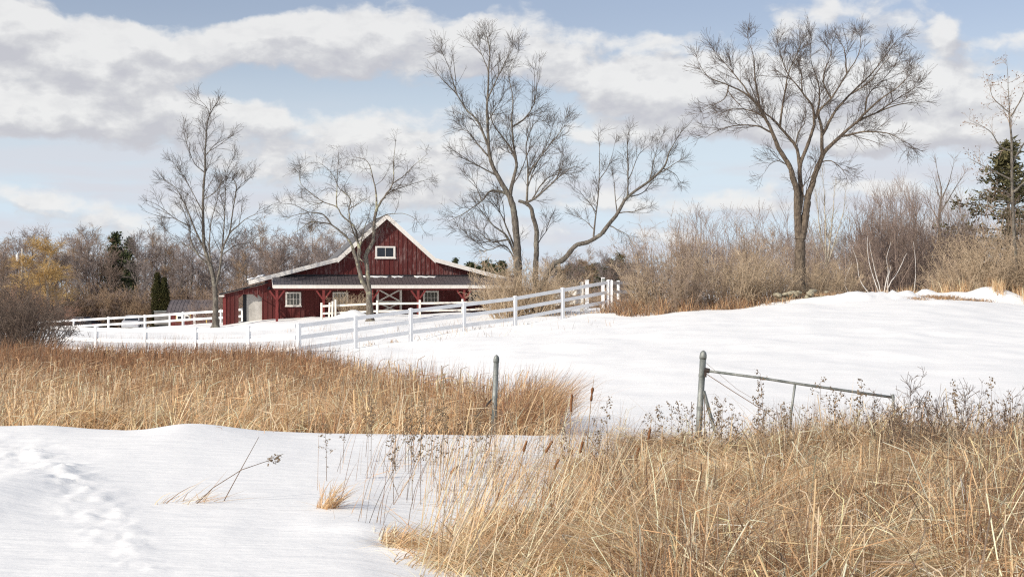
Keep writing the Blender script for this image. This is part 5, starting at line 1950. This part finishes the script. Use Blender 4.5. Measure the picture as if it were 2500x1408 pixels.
def bed_tables(px, D, zone, r, n):
    pale = np.clip(.85 - (D - 23) / 13, -.05, .95) * np.interp(px, [0, 500, 800, 1100], [1, 1, .6, .40]) + .95 * zone
    c = pick(r, n, [(3, STRAW), (3.2, PALE), (1.2, TAN)])
    c2 = pick(r, n, [(3, TAN), (1.8, RUST), (1.0, BROWN)])
    c = np.where((r.uniform(0, 1, n) < np.clip(pale + .46, 0, 1))[:, None], c, c2)
    rz_ = np.clip((D - 31) / 8, 0, 1) * np.interp(px, [0, 300, 600, 900], [1, .9, .65, .4])
    return np.where((r.uniform(0, 1, n) < rz_ * .85)[:, None], pick(r, n, [(3, RUST), (2, BROWN), (1, TAN)]), c)


parts = []
# pale bent leaves, tussock by tussock
px, D, pos = scatter(rg, 74000, (-260, 1430), (18.6, 48), lambda a, b: reed_density(a, b) * np.interp(a, [0, 700, 1000, 1400], [1, .95, .6, .55]))
n = len(px)
k1, k2, k3 = clump(pos, .9, 3)
zone = fbm(px / 130.0, D / 3.0, 51, 3) + .5 * (k3 - .5)
hh = rg.uniform(.40, 1.02, n) * np.interp(px, [0, 700, 1000, 1300, 1420], [1.14, 1.06, .95, .92, .6]) * (.78 + .5 * k2)
hh *= np.interp(D, [19, 22, 30, 46], [.78, 1.0, 1.18, 1.24])
az_ = .15 + (k1 - .5) * 1.9 + rg.normal(0, .75, n)
wf = np.interp(D, [20, 46], [.85, 1.6])
parts.append(blades(rg, pos, hh, az_, np.abs(rg.normal(.18 + .32 * k3, .18, n)), np.abs(rg.normal(.50 + .50 * k2, .28, n)), rg.uniform(.009, .021, n) * wf, bed_tables(px, D, zone, rg, n) * (.74 + .52 * k3)[:, None]))
# snapped and hanging leaves
px, D, pos = scatter(rg, 62000, (-260, 1430), (18.7, 48), lambda a, b: reed_density(a, b) * np.interp(a, [0, 700, 1000, 1400], [1, .9, .7, .6]))
n = len(px)
k1, k2, k3 = clump(pos, .9, 3)
zone = fbm(px / 130.0, D / 3.0, 51, 3) + .5 * (k3 - .5)
parts.append(kinked(rg, pos, rg.uniform(.6, 1.45, n) * np.interp(px, [0, 1300, 1420], [1.0, .9, .6]) * np.interp(D, [19, 22, 46], [.75, 1, 1]), rg.uniform(0, 6.28, n), np.abs(rg.normal(.2, .18, n)), (k1 - .4) * 1.6 + rg.normal(0, .8, n), rg.uniform(.010, .023, n) * np.interp(D, [20, 46], [.85, 1.5]), bed_tables(px, D, zone + .25, rg, n) * (.76 + .48 * k3)[:, None]))
# upright rust-brown stems
px, D, pos = scatter(rg, 52000, (-260, 1430), (18.8, 48), lambda a, b: reed_density(a, b) * np.interp(a, [0, 500, 800, 1300], [.62, .62, .95, 1]))
n = len(px)
hh = rg.uniform(.6, 1.22, n) * np.interp(px, [0, 900, 1300, 1420], [1.13, 1.04, 1.0, .75]) * np.interp(D, [19, 23, 46], [.75, .98, 1.18])
c = pick(rg, n, [(3.0, RUST), (2.0, BROWN), (2.4, TAN), (1.2, GREYB)])
parts.append(blades(rg, pos, hh, rg.normal(.1, 1.3, n), np.abs(rg.normal(.12, .12, n)), np.abs(rg.normal(.10, .10, n)), rg.uniform(.004, .009, n) * np.interp(D, [20, 46], [.9, 1.7]), c))
# arching fringe at the right end
px, D, pos = scatter(rg, 2300, (1220, 1365), (19.6, 23), lambda a, b: np.clip((1375 - a) / 90, 0, 1))
n = len(px)
c = pick(rg, n, [(2, TAN), (2, STRAW), (1.5, RUST), (1, BROWN)])
parts.append(blades(rg, pos, rg.uniform(.5, 1.2, n), rg.normal(.05, .5, n), np.abs(rg.normal(.36, .22, n)), np.abs(rg.normal(.35, .2, n)), rg.uniform(.004, .008, n), c, nseg=5))
# combed-over pale tussocks at the front of the bed
for k in range(70):
    tx = rg.uniform(-100, 760) if k < 56 else rg.uniform(700, 1250)
    td = rg.uniform(19.4, 26.5)
    tn = 480
    g = gp(tx, td)
    pos = g + np.stack([rg.normal(0, .30, tn), rg.normal(0, .22, tn), np.full(tn, -.03)], 1)
    parts.append(blades(rg, pos, rg.uniform(.6, 1.0) * rg.uniform(.6, 1.15, tn) * (.8 if td < 20.5 else 1), rg.normal(rg.choice([.1, .5, 2.7, -.2]), .4, tn), np.abs(rg.normal(.30, .15, tn)), np.abs(rg.normal(.85, .3, tn)), rg.uniform(.007, .015, tn), pick(rg, tn, [(3, PALE), (3, STRAW), (.8, TAN)]), nseg=5))
v, q, t, c = join(parts)
o = link('reed_bed', make_mesh('reed_bed', v, quads=q, tris=t, cols=c), M['grass'])
tag(o, 'bed of tall dry reeds and rusty grass in the hollow below the barn', 'grass', None, 'stuff')

# dark weed tops along the back of the reed bed
px, D, pos = scatter(rg, 5200, (60, 1000), (38, 49.5), lambda a, b: np.clip((np.interp(a, BACK_PX, BACK_D) + 2.5 - b) / 2, 0, 1) * np.clip((b - np.interp(a, BACK_PX, BACK_D) + 5) / 3, 0, 1))
n = len(px)
c = pick(rg, n, [(2, BROWN), (2, RUST), (1, GREYB)])
v1 = blades(rg, pos, rg.uniform(.8, 1.35, n), rg.uniform(0, 6.28, n), np.abs(rg.normal(.08, .06, n)), np.abs(rg.normal(.05, .05, n)), rg.uniform(.006, .010, n), c)
o = link('weed_fringe', make_mesh('weed_fringe', v1[0], quads=v1[1], tris=v1[2], cols=v1[3]), M['grass'])
tag(o, 'thin dark weed stems fringing the back of the reed bed', 'weeds', None, 'stuff')

# --- the straw bank in front
FD_PX = [860, 950, 1050, 1150, 1300, 1400, 1500, 1600, 1700, 1900, 2600, 2900]
FD_D = [9.4, 10.0, 10.7, 11.2, 12.4, 13.4, 15.2, 16.8, 17.6, 18.0, 18.2, 18.2]
FH = [.17, .21, .25, .29, .36, .46, .66, .78, .80, .80, .92, .92]


def front_density(px, D):
    fd = np.interp(px, FD_PX, FD_D)
    left = np.interp(D, [7, 9, 10.5, 11.5], [1090, 1010, 960, 960])
    f = np.clip((fd - D) / 1.2, 0, 1) * np.clip((px - left) / 160, 0, 1)
    n = fbm(px / 150.0 + 7, D / 1.2, 61, 4)
    return np.clip(f * (.60 + 2.6 * n), .0, 1)


FRONT = [(4, STRAW), (5.6, PALE), (1.6, TAN), (.6, GREYB), (.5, BROWN)]
FDARK = [(2, TAN), (2, BROWN), (1, RUST), (1.6, GREYB)]


def front_cols(px, D, zone, r, n):
    c = pick(r, n, FRONT)
    bz = np.clip(-.04 - 2.2 * zone, 0, .8)
    return np.where((r.uniform(0, 1, n) < bz)[:, None], pick(r, n, FDARK), c)


parts = []
px, D, pos = scatter(rg, 34000, (900, 2800), (7.4, 18.2), front_density)
n = len(px)
k1, k2, k3 = clump(pos, .42, 13)
zone = fbm(px / 170.0, D / 1.3, 71, 3) + .35 * (k3 - .5)
hh = np.interp(px, FD_PX, FH) * rg.uniform(.30, .98, n) * (.55 + .75 * k2)
az_ = (k1 - .42) * 3.6 + rg.normal(0, .7, n)
parts.append(blades(rg, pos, hh, az_, np.abs(rg.normal(.15 + .45 * k3, .22, n)), np.abs(rg.normal(.45 + .7 * k2, .35, n)), rg.uniform(.0038, .0105, n), np.clip(front_cols(px, D, zone, rg, n) * (.84 + .5 * k3)[:, None], 0, .93), nseg=5))
# snapped leaves, hanging every way
px, D, pos = scatter(rg, 46000, (900, 2800), (7.4, 18.2), front_density)
n = len(px)
k1, k2, k3 = clump(pos, .42, 13)
zone = fbm(px / 170.0, D / 1.3, 71, 3) + .35 * (k3 - .5)
parts.append(kinked(rg, pos, np.interp(px, FD_PX, FH) * rg.uniform(.5, 1.45, n) * (.5 + .7 * k2), rg.uniform(0, 6.28, n), np.abs(rg.normal(.65, .5, n)), (k1 - .4) * 3.0 + rg.normal(0, 1.1, n), rg.uniform(.0045, .0125, n), np.clip(front_cols(px, D, zone, rg, n) * (.84 + .5 * k3)[:, None], 0, .93)))
# matted low thatch
px, D, pos = scatter(rg, 26000, (900, 2800), (7.4, 17.8), lambda a, b: np.clip(front_density(a, b) * 1.3, 0, 1))
n = len(px)
pos[:, 2] += rg.uniform(0, .22, n) * np.interp(px, [950, 1500], [.4, 1])
c = pick(rg, n, [(3, STRAW), (3, PALE), (2.4, TAN), (.8, BROWN), (.7, GREYB)])
parts.append(blades(rg, pos, rg.uniform(.25, .6, n), rg.uniform(0, 6.28, n), rg.uniform(.7, 1.3, n), rg.uniform(.1, .6, n), rg.uniform(.005, .012, n), c, nseg=4))
# dark upright stems inside
px, D, pos = scatter(rg, 13000, (1050, 2800), (7.8, 18.3), front_density)
n = len(px)
c = .8 * pick(rg, n, [(2.4, BROWN), (1.5, GREYB), (1.6, RUST), (.8, TAN)])
parts.append(blades(rg, pos, np.interp(px, FD_PX, FH) * rg.uniform(.6, 1.25, n), rg.uniform(0, 6.28, n), np.abs(rg.normal(.14, .12, n)), np.abs(rg.normal(.08, .08, n)), rg.uniform(.003, .006, n), c, nseg=3))
# broken canes thrown across
px, D, pos = scatter(rg, 1700, (960, 2800), (7.6, 17.0), lambda a, b: np.clip(front_density(a, b) * 1.3, 0, 1))
n = len(px)
pos[:, 2] += rg.uniform(0, .30, n) * np.interp(px, [950, 1500], [.4, 1])
c = pick(rg, n, [(3, PALE), (2, STRAW), (1, TAN)])
parts.append(blades(rg, pos, rg.uniform(.4, 1.05, n) * np.interp(px, [950, 1300, 1700], [.65, .8, 1]), np.where(rg.uniform(0, 1, n) < .66, rg.normal(.1, .6, n), rg.normal(3.1, .6, n)), np.abs(rg.normal(.75, .45, n)), rg.uniform(0, .12, n), rg.uniform(.005, .009, n), c, nseg=3))
# long pale canes leaning out over the snow
px, D, pos = scatter(rg, 420, (950, 1500), (9.2, 12.6), lambda a, b: np.clip((np.interp(a, FD_PX, FD_D) + .5 - b), 0, 1) * np.clip((a - np.interp(b, [9, 10.5, 12.6], [1000, 955, 1000])) / 60, 0, 1))
n = len(px)
parts.append(blades(rg, pos, rg.uniform(.55, 1.15, n), rg.normal(.1, .5, n), np.abs(rg.normal(.45, .22, n)), rg.uniform(0, .15, n), rg.uniform(.005, .009, n), pick(rg, n, [(3, PALE), (2, STRAW), (1.4, TAN)]), nseg=4))
# combed-over tussocks of fine pale grass
tus = []
for k in range(58):
    td = rg.uniform(8.2, 16.8)
    lo_ = float(np.interp(td, [8, 9.5, 10.5, 12.4, 13.4, 15.2, 16.8], [1080, 1010, 1050, 1310, 1420, 1530, 1640]))
    tus.append((rg.uniform(lo_, 2560), td, 560, 0, rg.choice([.0, .3, .6, 2.7, 3.1, -.3])))
for tx, td, tn, th, taz in tus:
    th = float(np.interp(tx, FD_PX, FH)) * rg.uniform(.85, 1.25)
    g = gp(tx, td)
    pos = g + np.stack([rg.normal(0, .20, tn), rg.normal(0, .15, tn), np.full(tn, -.03)], 1)
    parts.append(blades(rg, pos, th * rg.uniform(.6, 1.15, tn), rg.normal(taz, .35, tn), np.abs(rg.normal(.35, .15, tn)), np.abs(rg.normal(.95, .25, tn)), rg.uniform(.005, .012, tn), rg.uniform(.75, 1.12) * pick(rg, tn, [(3.4, PALE), (3, STRAW), (1, TAN)]), nseg=5))
v, q, t, c = join(parts)
o = link('straw_bank', make_mesh('straw_bank', v, quads=q, tris=t, cols=c), M['grass'])
tag(o, 'thick tangle of pale dry straw filling the near right corner', 'grass', None, 'stuff')

# --- sparse stems standing in the snow left of the straw bank
parts = []


def sparse(a, b):
    return np.clip((a - 770) / 350, .04, 1) * np.clip((b - np.interp(a, FD_PX, FD_D) + .8) / .8, 0, 1) * np.clip((np.interp(a, [770, 1000, 1500], [14.8, 16.4, 19]) - b) / 1.0, 0, 1) * np.clip(.55 + 1.6 * fbm(a / 60, b / .8, 91, 2), .05, 1)


px, D, pos = scatter(rg, 1700, (770, 1640), (10.8, 18.6), sparse)
n = len(px)
c = pick(rg, n, [(2, TAN), (2, GREYB), (1.5, RUST), (1.5, STRAW), (1, BROWN)])
parts.append(blades(rg, pos, rg.uniform(.25, .92, n), rg.normal(.0, .8, n), np.abs(rg.normal(.25, .2, n)), np.abs(rg.normal(.16, .18, n)), rg.uniform(.003, .0055, n), c, nseg=5))
px, D, pos = scatter(rg, 900, (-100, 1330), (17.3, 19.0), lambda a, b: np.clip(.12 + 1.5 * fbm(a / 45, b, 131, 2), 0, 1) * np.interp(b, [17.3, 18.2, 19], [.12, .6, 1]))
n = len(px)
parts.append(kinked(rg, pos, rg.uniform(.15, .5, n), rg.uniform(0, 6.28, n), np.abs(rg.normal(.4, .3, n)), rg.uniform(0, 6.28, n), rg.uniform(.004, .010, n), pick(rg, n, [(2, STRAW), (2, TAN), (1, BROWN)])))
px, D, pos = scatter(rg, 2700, (900, 1680), (10.4, 17.6), lambda a, b: sparse(a, b) * np.clip((a - 900) / 300, 0, 1))
n = len(px)
parts.append(kinked(rg, pos, rg.uniform(.3, .95, n), rg.normal(0, .8, n), np.abs(rg.normal(.35, .25, n)), rg.uniform(0, 6.28, n), rg.uniform(.0035, .007, n), pick(rg, n, [(3, STRAW), (3, PALE), (2, TAN)])))
v, q, t, c = join(parts)
o = link('sparse_stems', make_mesh('sparse_stems', v, quads=q, tris=t, cols=c), M['grass'])
tag(o, 'scattered thin dry stems standing in the snow between the two grass beds', 'grass', None, 'stuff')


# --- tufts
def tuft(name, label, px, D, n, h, lean, az0, spread, table, w=(.005, .009), group=None, droop=.3):
    g = gp(px, D)
    a = rg.uniform(0, 6.28, n)
    rr = spread * np.sqrt(rg.uniform(0, 1, n))
    pos = np.stack([np.cos(a) * rr, np.sin(a) * rr, np.full(n, -.03)], 1)
    c = pick(rg, n, table)
    v, q, t, c = blades(rg, pos, h * rg.uniform(.4, 1.1, n), rg.normal(az0, .7, n), np.abs(rg.normal(lean, .25, n)), np.abs(rg.normal(droop, .2, n)), rg.uniform(*w, n), c, nseg=4)
    o = link(name, make_mesh(name, v, quads=q, tris=t, cols=c), M['grass'], None, tuple(g))
    return tag(o, label, 'grass tuft', group)


STR = [(3, STRAW), (2, PALE), (2, TAN), (1, BROWN)]
DRK = [(2, TAN), (2, BROWN), (1, STRAW), (1, GREYB)]
tuft('grass_tuft', 'isolated straw tuft leaning right in the snow', 792, 12.0, 120, .34, .75, .2, .07, STR)
tuft('grass_tuft', 'small straw clump in a snow hollow at the near edge of the bank', 945, 10.75, 150, .24, .8, .3, .10, STR)
tuft('grass_tuft', 'flattened straw wisp at the tip of the snow hollow', 985, 10.3, 150, .26, .9, .0, .14, STR)
tuft('grass_tuft', 'thin broken straw lying on open snow below the reed bed', 450, 12.2, 34, .34, 1.3, .15, .16, STR, droop=.1)
tuft('grass_tuft', 'few bent straws poking from the snow left of the broken straw', 385, 12.1, 6, .30, .9, .2, .05, STR)
# bits of grass along the fence line and the crest
parts = []
px, D, pos = scatter(rg, 9000, (720, 1480), (54, 68), lambda a, b: np.exp(-((b - np.interp(a, [730, 1486], [55.9, 66.1])) / .55) ** 2) * np.clip(.25 + 1.5 * fbm(a / 30, b, 95, 2), 0, 1))
n = len(px)
parts.append(blades(rg, pos, rg.uniform(.06, .30, n), rg.uniform(0, 6.28, n), np.abs(rg.normal(.4, .3, n)), rg.uniform(0, .5, n), rg.uniform(.012, .022, n), pick(rg, n, DRK)))
px, D, pos = scatter(rg, 2600, (700, 1500), (55, 78), lambda a, b: np.clip(.1 + 1.6 * fbm(a / 60, b / 4, 97, 2), 0, 1) * .6)
n = len(px)
parts.append(blades(rg, pos, rg.uniform(.1, .45, n), rg.uniform(0, 6.28, n), np.abs(rg.normal(.25, .2, n)), rg.uniform(0, .3, n), rg.uniform(.008, .013, n), pick(rg, n, DRK)))
v, q, t, c = join(parts)
o = link('fence_line_grass', make_mesh('fence_line_grass', v, quads=q, tris=t, cols=c), M['grass'])
tag(o, 'thin brown grass along the foot of the white fence', 'grass', None, 'stuff')
parts = []
px, D, pos = scatter(rg, 34000, (1430, 2010), (62.5, 69), lambda a, b: np.clip((b - (np.interp(a, [1430, 1560, 1750, 2010], [65.0, 63.2, 64.0, 66.2]) + 1.6 * vnoise(a / 23.0, a * 0 + .5, 7))) / .5, 0, 1) * np.clip((np.interp(a, [1430, 1560, 2010], [67.5, 68.5, 68]) - b) / 1.0, 0, 1) * np.clip(.5 + 1.4 * fbm(a / 28, b / 1.0, 99, 2), 0, 1) * np.interp(a, [1430, 1500, 1900, 2010], [.3, .75, .55, .25]))
n = len(px)
parts.append(blades(rg, pos, rg.uniform(.10, .80, n) * (.5 + 1.0 * clump(pos, .8, 33)[1]) * np.interp(px, [1430, 1550, 1900, 2010], [.8, 1.15, .8, .4]), rg.uniform(0, 6.28, n), np.abs(rg.normal(.25, .2, n)), rg.uniform(0, .5, n), rg.uniform(.014, .024, n), pick(rg, n, [(2.4, TAN), (1.2, STRAW), (1.6, RUST), (2.4, BROWN), (3, GREYB)])))
px, D, pos = scatter(rg, 20000, (2060, 2560), (64, 70), lambda a, b: np.clip((b - np.interp(a, [2060, 2260, 2400, 2470, 2560], [70, 67.2, 67.4, 65.2, 64.2])) / .4, 0, 1) * np.clip(.35 + 1.6 * fbm(a / 22, b / 1.0, 103, 2), 0, 1) * np.interp(a, [2060, 2230, 2560], [.0, .8, 1]))
n = len(px)
parts.append(blades(rg, pos, rg.uniform(.25, 1.0, n) * np.interp(px, [2240, 2300, 2400, 2560], [.9, 1.1, .75, .85]), rg.uniform(0, 6.28, n), np.abs(rg.normal(.15, .12, n)), rg.uniform(0, .35, n), rg.uniform(.012, .020, n), pick(rg, n, [(3, STRAW), (2, PALE), (3, TAN), (1, BROWN)])))
for tp, td in ((2028, 65.6), (2235, 64.5), (2355, 64.6), (2385, 64.8), (2268, 65.3), (2310, 65.2), (2300, 64.8)):
    g = gp(tp, td)
    n = 260
    pos = g + np.stack([rg.normal(0, .35, n), rg.normal(0, .2, n), np.full(n, -.03)], 1)
    parts.append(blades(rg, pos, rg.uniform(.06, .25, n), rg.uniform(0, 6.28, n), np.abs(rg.normal(.5, .3, n)), rg.uniform(0, .5, n), rg.uniform(.010, .02, n), pick(rg, n, DRK)))
v, q, t, c = join(parts)
o = link('crest_grass', make_mesh('crest_grass', v, quads=q, tris=t, cols=c), M['grass'])
tag(o, 'tan and rusty grass along the foot of the crest thicket', 'grass', None, 'stuff')

# ------------------------------------------------------------------ cattails and seed-head weeds
M['cattail'] = basic('cattail_spike', (.17, .075, .032), (.27, .13, .06), 30, .95, (1, 1, 1), .4, 90)
M['stalk'] = basic('dry_stalk', (.30, .20, .11), (.44, .31, .18), 12, .85)
M['weed_stem'] = basic('brown_weed_stem', (.12, .075, .045), (.23, .15, .09), 12, .9)
M['seed'] = basic('grey_brown_seed_head', (.13, .095, .06), (.29, .22, .145), 20, .95)


def cattail(label, hx, hy, D, length, tilt, h_extra=0.0, fluffy=False):
    """spike centre seen at photo hx,hy; the stalk runs down to the ground"""
    c_ = Vector(at(hx, hy, D))
    d = Vector((math.sin(tilt), rp.uniform(-.1, .1), math.cos(tilt))).normalized()
    # stalk curves down to the ground
    hgt = c_.z - gz(hx, D)
    foot = Vector((c_.x - math.sin(tilt) * hgt * .75, c_.y, 0))
    foot.z = float(ground(foot.x, foot.y)[0]) - .05
    root = thing('cattail', label, 'cattail', tuple(foot), 0, 'cattails standing in the near grass')
    a, b = c_ - d * length / 2 - foot, c_ + d * length / 2 - foot
    mid = a * .55 + Vector((0, 0, hgt * .02))
    MB().tube([Vector((0, 0, -.1)), mid, a, b, b + d * .12], [.005, .0045, .004, .003, .0015], 6).build('stalk', M['stalk'], root, smooth=True)
    r0 = .0125
    prof_ = [(0, .35), (.06, .9), (.2, 1.05), (.5, 1.0 if not fluffy else .7), (.8, 1.05 if not fluffy else 1.25), (.94, .9), (1, .3)]
    MB().tube([a + (b - a) * f for f, _ in prof_], [r0 * k * (rp.uniform(.85, 1.25) if fluffy else 1) for _, k in prof_], 12).build('seed_spike', M['cattail'], root, smooth=True)
    for k in range(3):
        ang = rp.uniform(-.6, .9)
        L = hgt * rp.uniform(.5, .95)
        MB().poly([(-.005, 0, 0), (.005, 0, 0), (.005 + math.sin(ang) * L * .3, .02 * k, L * .6), (-.004 + math.sin(ang) * L * .3, .02 * k, L * .6), (math.sin(ang) * L * .8, .03 * k, L * .9)],
                  [(0, 1, 2, 3), (3, 2, 4)]).build('leaf', M['stalk'], root)
    return root


cats = [
    (1395, 983, 14.6, .19, .06, 'upright brown cattail against the snow, tallest of its group'),
    (1445, 962, 14.8, .15, .12, 'ragged pale cattail right of the upright brown one', True),
    (1282, 1088, 14.0, .12, .30, 'brown cattail leaning right, left of the tilted one'),
    (1340, 1090, 14.0, .14, .55, 'strongly tilted brown cattail above the straw'),
    (1420, 1090, 13.8, .12, .22, 'dark brown cattail below the ragged pale one'),
    (1152, 1138, 13.6, .09, .35, 'small brown cattail leftmost but one above the snow'),
    (1108, 1146, 13.5, .10, .75, 'short cattail tipped over to the side above open snow'),
    (1216, 1213, 12.8, .11, .35, 'pale weathered cattail low among the stems', True),
    (1556, 1108, 13.2, .13, .25, 'brown cattail at the edge of the thick straw'),
    (1585, 1060, 14.0, .12, .15, 'brown cattail just below the gate post'),
    (1396, 1103, 13.9, .08, .2, 'tiny cattail between two larger ones'),
    (1358, 1133, 13.5, .12, .45, 'straw coloured cattail leaning over the snow', True),
]
for t_ in cats:
    cattail(t_[5], t_[0], t_[1], t_[2], t_[3], t_[4], 0, len(t_) > 6)


def weed_kind(seed, h, style):
    r = random.Random(seed)
    stem = MB()
    top = Vector((r.uniform(-.05, .12) * h, r.uniform(-.05, .05) * h, h))
    mid = Vector((top.x * .35, top.y * .4, h * .55))
    stem.tube([(0, 0, -.05), mid, top], [.0036, .003, .0016], 5)
    head = MB()
    n = 5 if style == 0 else 8
    for k in range(n):
        f = 1 - .30 * k / n if style == 0 else 1 - .55 * k / n
        p0 = Vector((0, 0, 0)).lerp(mid, 1).lerp(top, (f - .55) / .45) if f > .55 else mid * (f / .55)
        a = r.uniform(0, 6.28)
        L = (.06 + .09 * k / n) * (1.25 if style == 0 else .7)
        tip = p0 + Vector((math.cos(a) * L, math.sin(a) * L, L * r.uniform(.2, .8)))
        stem.tube([p0, tip], [.0014, .001], 4)
        for j in range(11):
            q = p0.lerp(tip, r.uniform(.15, 1.15)) + Vector((r.gauss(0, .014), r.gauss(0, .014), r.gauss(0, .018)))
            d1 = Vector((r.gauss(0, 1), r.gauss(0, 1), r.gauss(-.6, 1))).normalized() * r.uniform(.014, .032)
            d2 = Vector((r.gauss(0, 1), r.gauss(0, 1), r.gauss(0, 1))).cross(d1).normalized() * r.uniform(.005, .011)
            head.poly([q - d2, q + d1 * .5 - d2 * 1.4, q + d1, q + d2], [(0, 1, 2, 3)])
    # a few shrivelled leaves on the stem
    for k in range(5):
        f = r.uniform(.25, .75)
        p0 = mid * (f / .55) if f < .55 else mid.lerp(top, (f - .55) / .45)
        a = r.uniform(0, 6.28)
        e = Vector((math.cos(a) * .045, math.sin(a) * .045, -.03))
        s_ = Vector((-math.sin(a), math.cos(a), .3)) * .006
        head.poly([p0, p0 + e * .5 + s_, p0 + e, p0 + e * .5 - s_], [(0, 1, 2, 3)])
    ms = stem.build('stem', M['weed_stem'])
    mh = head.build('seed_head', M['seed'])
    sm, hm = ms.data, mh.data
    bpy.data.objects.remove(ms)
    bpy.data.objects.remove(mh)
    return kind_obj('seed_weed', 'weed', [('stem', sm, M['weed_stem']), ('seed_head', hm, M['seed'])])


weeds = [weed_kind(100 + k, .95, k % 2) for k in range(6)]
placed = [(1484, 972, 14.5), (1868, 905, 16.8), (1905, 985, 16.6), (2092, 925, 16.4), (2350, 930, 15.6), (2428, 925, 15.4), (2000, 925, 16.8), (1850, 935, 17.0), (1640, 985, 16.4), (1625, 990, 16.2), (2160, 985, 16.0), (2270, 960, 15.4), (2470, 960, 15.0), (1920, 1000, 16.2), (2040, 950, 16.9),
          (1440, 1050, 15.6), (1330, 1085, 14.6), (1208, 1140, 13.6), (1540, 1065, 15.2), (1590, 1050, 15.6), (1720, 1000, 16.4), (1780, 985, 16.6), (1980, 990, 16.4), (2230, 1000, 15.2), (2400, 990, 14.8), (2320, 1010, 14.6), (1480, 1100, 14.4), (1690, 1040, 15.6)]
for i in range(64):
    px_ = rp.uniform(1480, 2520)
    D_ = rp.uniform(14.0, 17.6)
    placed.append((px_, float(np.interp(px_, [1480, 1600, 1750, 2500], [1075, 1020, 985, 975])) + rp.uniform(-25, 60), D_))
for i, (px_, py_, D_) in enumerate(placed):
    g = gz(px_, D_)
    hgt = max(.35, (704 - py_) / F * D_ - g)
    k = weeds[i % 6]
    s = hgt / .98
    if i == 0:
        lb, gr = 'dark feathery seed-head weed standing alone against the snow', None
    elif i == 2:
        lb, gr = 'bushy seed-head weed hanging over the gate rail', None
    else:
        lb, gr = 'dry brown seed-head weed in the straw bank %s' % ('at its thin left end' if px_ < 1560 else 'just left of the gate post' if px_ < 1700 else 'under the first half of the gate rail' if px_ < 1930 else 'under the outer half of the gate rail' if px_ < 2180 else 'near the dark leafless bush' if px_ < 2350 else 'towards the right picture edge'), 'seed-head weeds in the straw bank'
    plant(k, px_, D_, (max(.75, s * .85),) * 2 + (s,), rp.uniform(0, 6.28), lb, gr)
for i in range(28):
    px_ = rp.uniform(790, 1480)
    D_ = float(np.interp(px_, [790, 1100, 1480], [13.4, 13.6, 14.2])) + rp.uniform(-1.3, 2.2)
    hgt = rp.uniform(.45, .85)
    plant(weeds[(i * 2 + 1) % 6], px_, D_, (.75, .75, hgt / .98), rp.uniform(0, 6.28), 'thin reddish weed stalk standing in the snow %s' % ('beside the isolated tuft' if px_ < 960 else 'below the reed bed' if px_ < 1150 else 'below the leaning pipe post' if px_ < 1270 else 'among the cattails'), 'weed stalks in the open snow')


# two long stalks on the open snow
def lone_stalk(label, pts, head):
    w = [Vector(at(*p)) for p in pts]
    base = w[0].copy()
    r = thing('weed_stalk', label, 'weed', tuple(base))
    MB().tube([p - base for p in w], [.004] + [.0032] * (len(w) - 2) + [.002], 6).build('stem', M['weed_stem'], r, smooth=True)
    if head:
        mb = MB()
        tip = w[-1] - base
        dr_ = (w[-1] - w[-2]).normalized()
        for k in range(46):
            q = tip - dr_ * rp.uniform(-.10, .03) + Vector((rp.gauss(0, .012), rp.gauss(0, .012), rp.gauss(0, .016)))
            d1 = Vector((rp.gauss(.4, 1), rp.gauss(0, 1), rp.gauss(-.4, 1))).normalized() * .024
            d2 = Vector((rp.gauss(0, 1), rp.gauss(0, 1), rp.gauss(0, 1))).cross(d1).normalized() * .006
            mb.poly([q - d2, q + d1 - d2, q + d1 + d2, q + d2], [(0, 1, 2, 3)])
        mb.build('seed_head', M['seed'], r)


def gpy(px, D):
    return 704 - gz(px, D) * F / D


lone_stalk('straight bare stalk sticking up out of the open snow', [(545, gpy(545, 12.3) + 4, 12.3), (590, 1142, 12.35), (632, 1066, 12.4)], False)
lone_stalk('long stalk with a seed head lying low across the open snow', [(476, gpy(476, 12.1) + 4, 12.1), (520, 1190, 12.15), (590, 1146, 12.2), (660, 1122, 12.25)], True)

# dark leafless bush in the straw at the right
mesh_ = bush_mesh(120, 1.3, .9, 26, 6, 4, 2, lean=.62, minr=.0024, wig=.16, fine=.16)
plant(kind_obj('leafless_bush', 'shrub', [('branches', mesh_, M['brush_dark'])]), 2262, 14.8, (.85, .85, .95), .6, 'dark leafless bush growing through the straw beyond the gate end')
mesh_ = bush_mesh(121, 1.15, .9, 16, 5, 4, 0, lean=.5, minr=.0018, wig=.14, fine=.16)
plant(kind_obj('leafless_bush', 'shrub', [('branches', mesh_, M['brush_dark'])]), 2440, 14.6, (.9, .9, .95), 2.6, 'dark leafless bush at the right edge of the straw bank')
# dark twiggy clump at the end of the reed bed
mesh_ = bush_mesh(122, .8, 1.0, 40, 5, 3, 0, lean=.8, minr=.002, wig=.14, fine=.2)
plant(kind_obj('leafless_bush', 'shrub', [('branches', mesh_, M['brush_red'])]), 1262, 20.2, (1.0, 1.0, 1.0), .2, 'low reddish twiggy bush at the foot of the leaning pipe post')
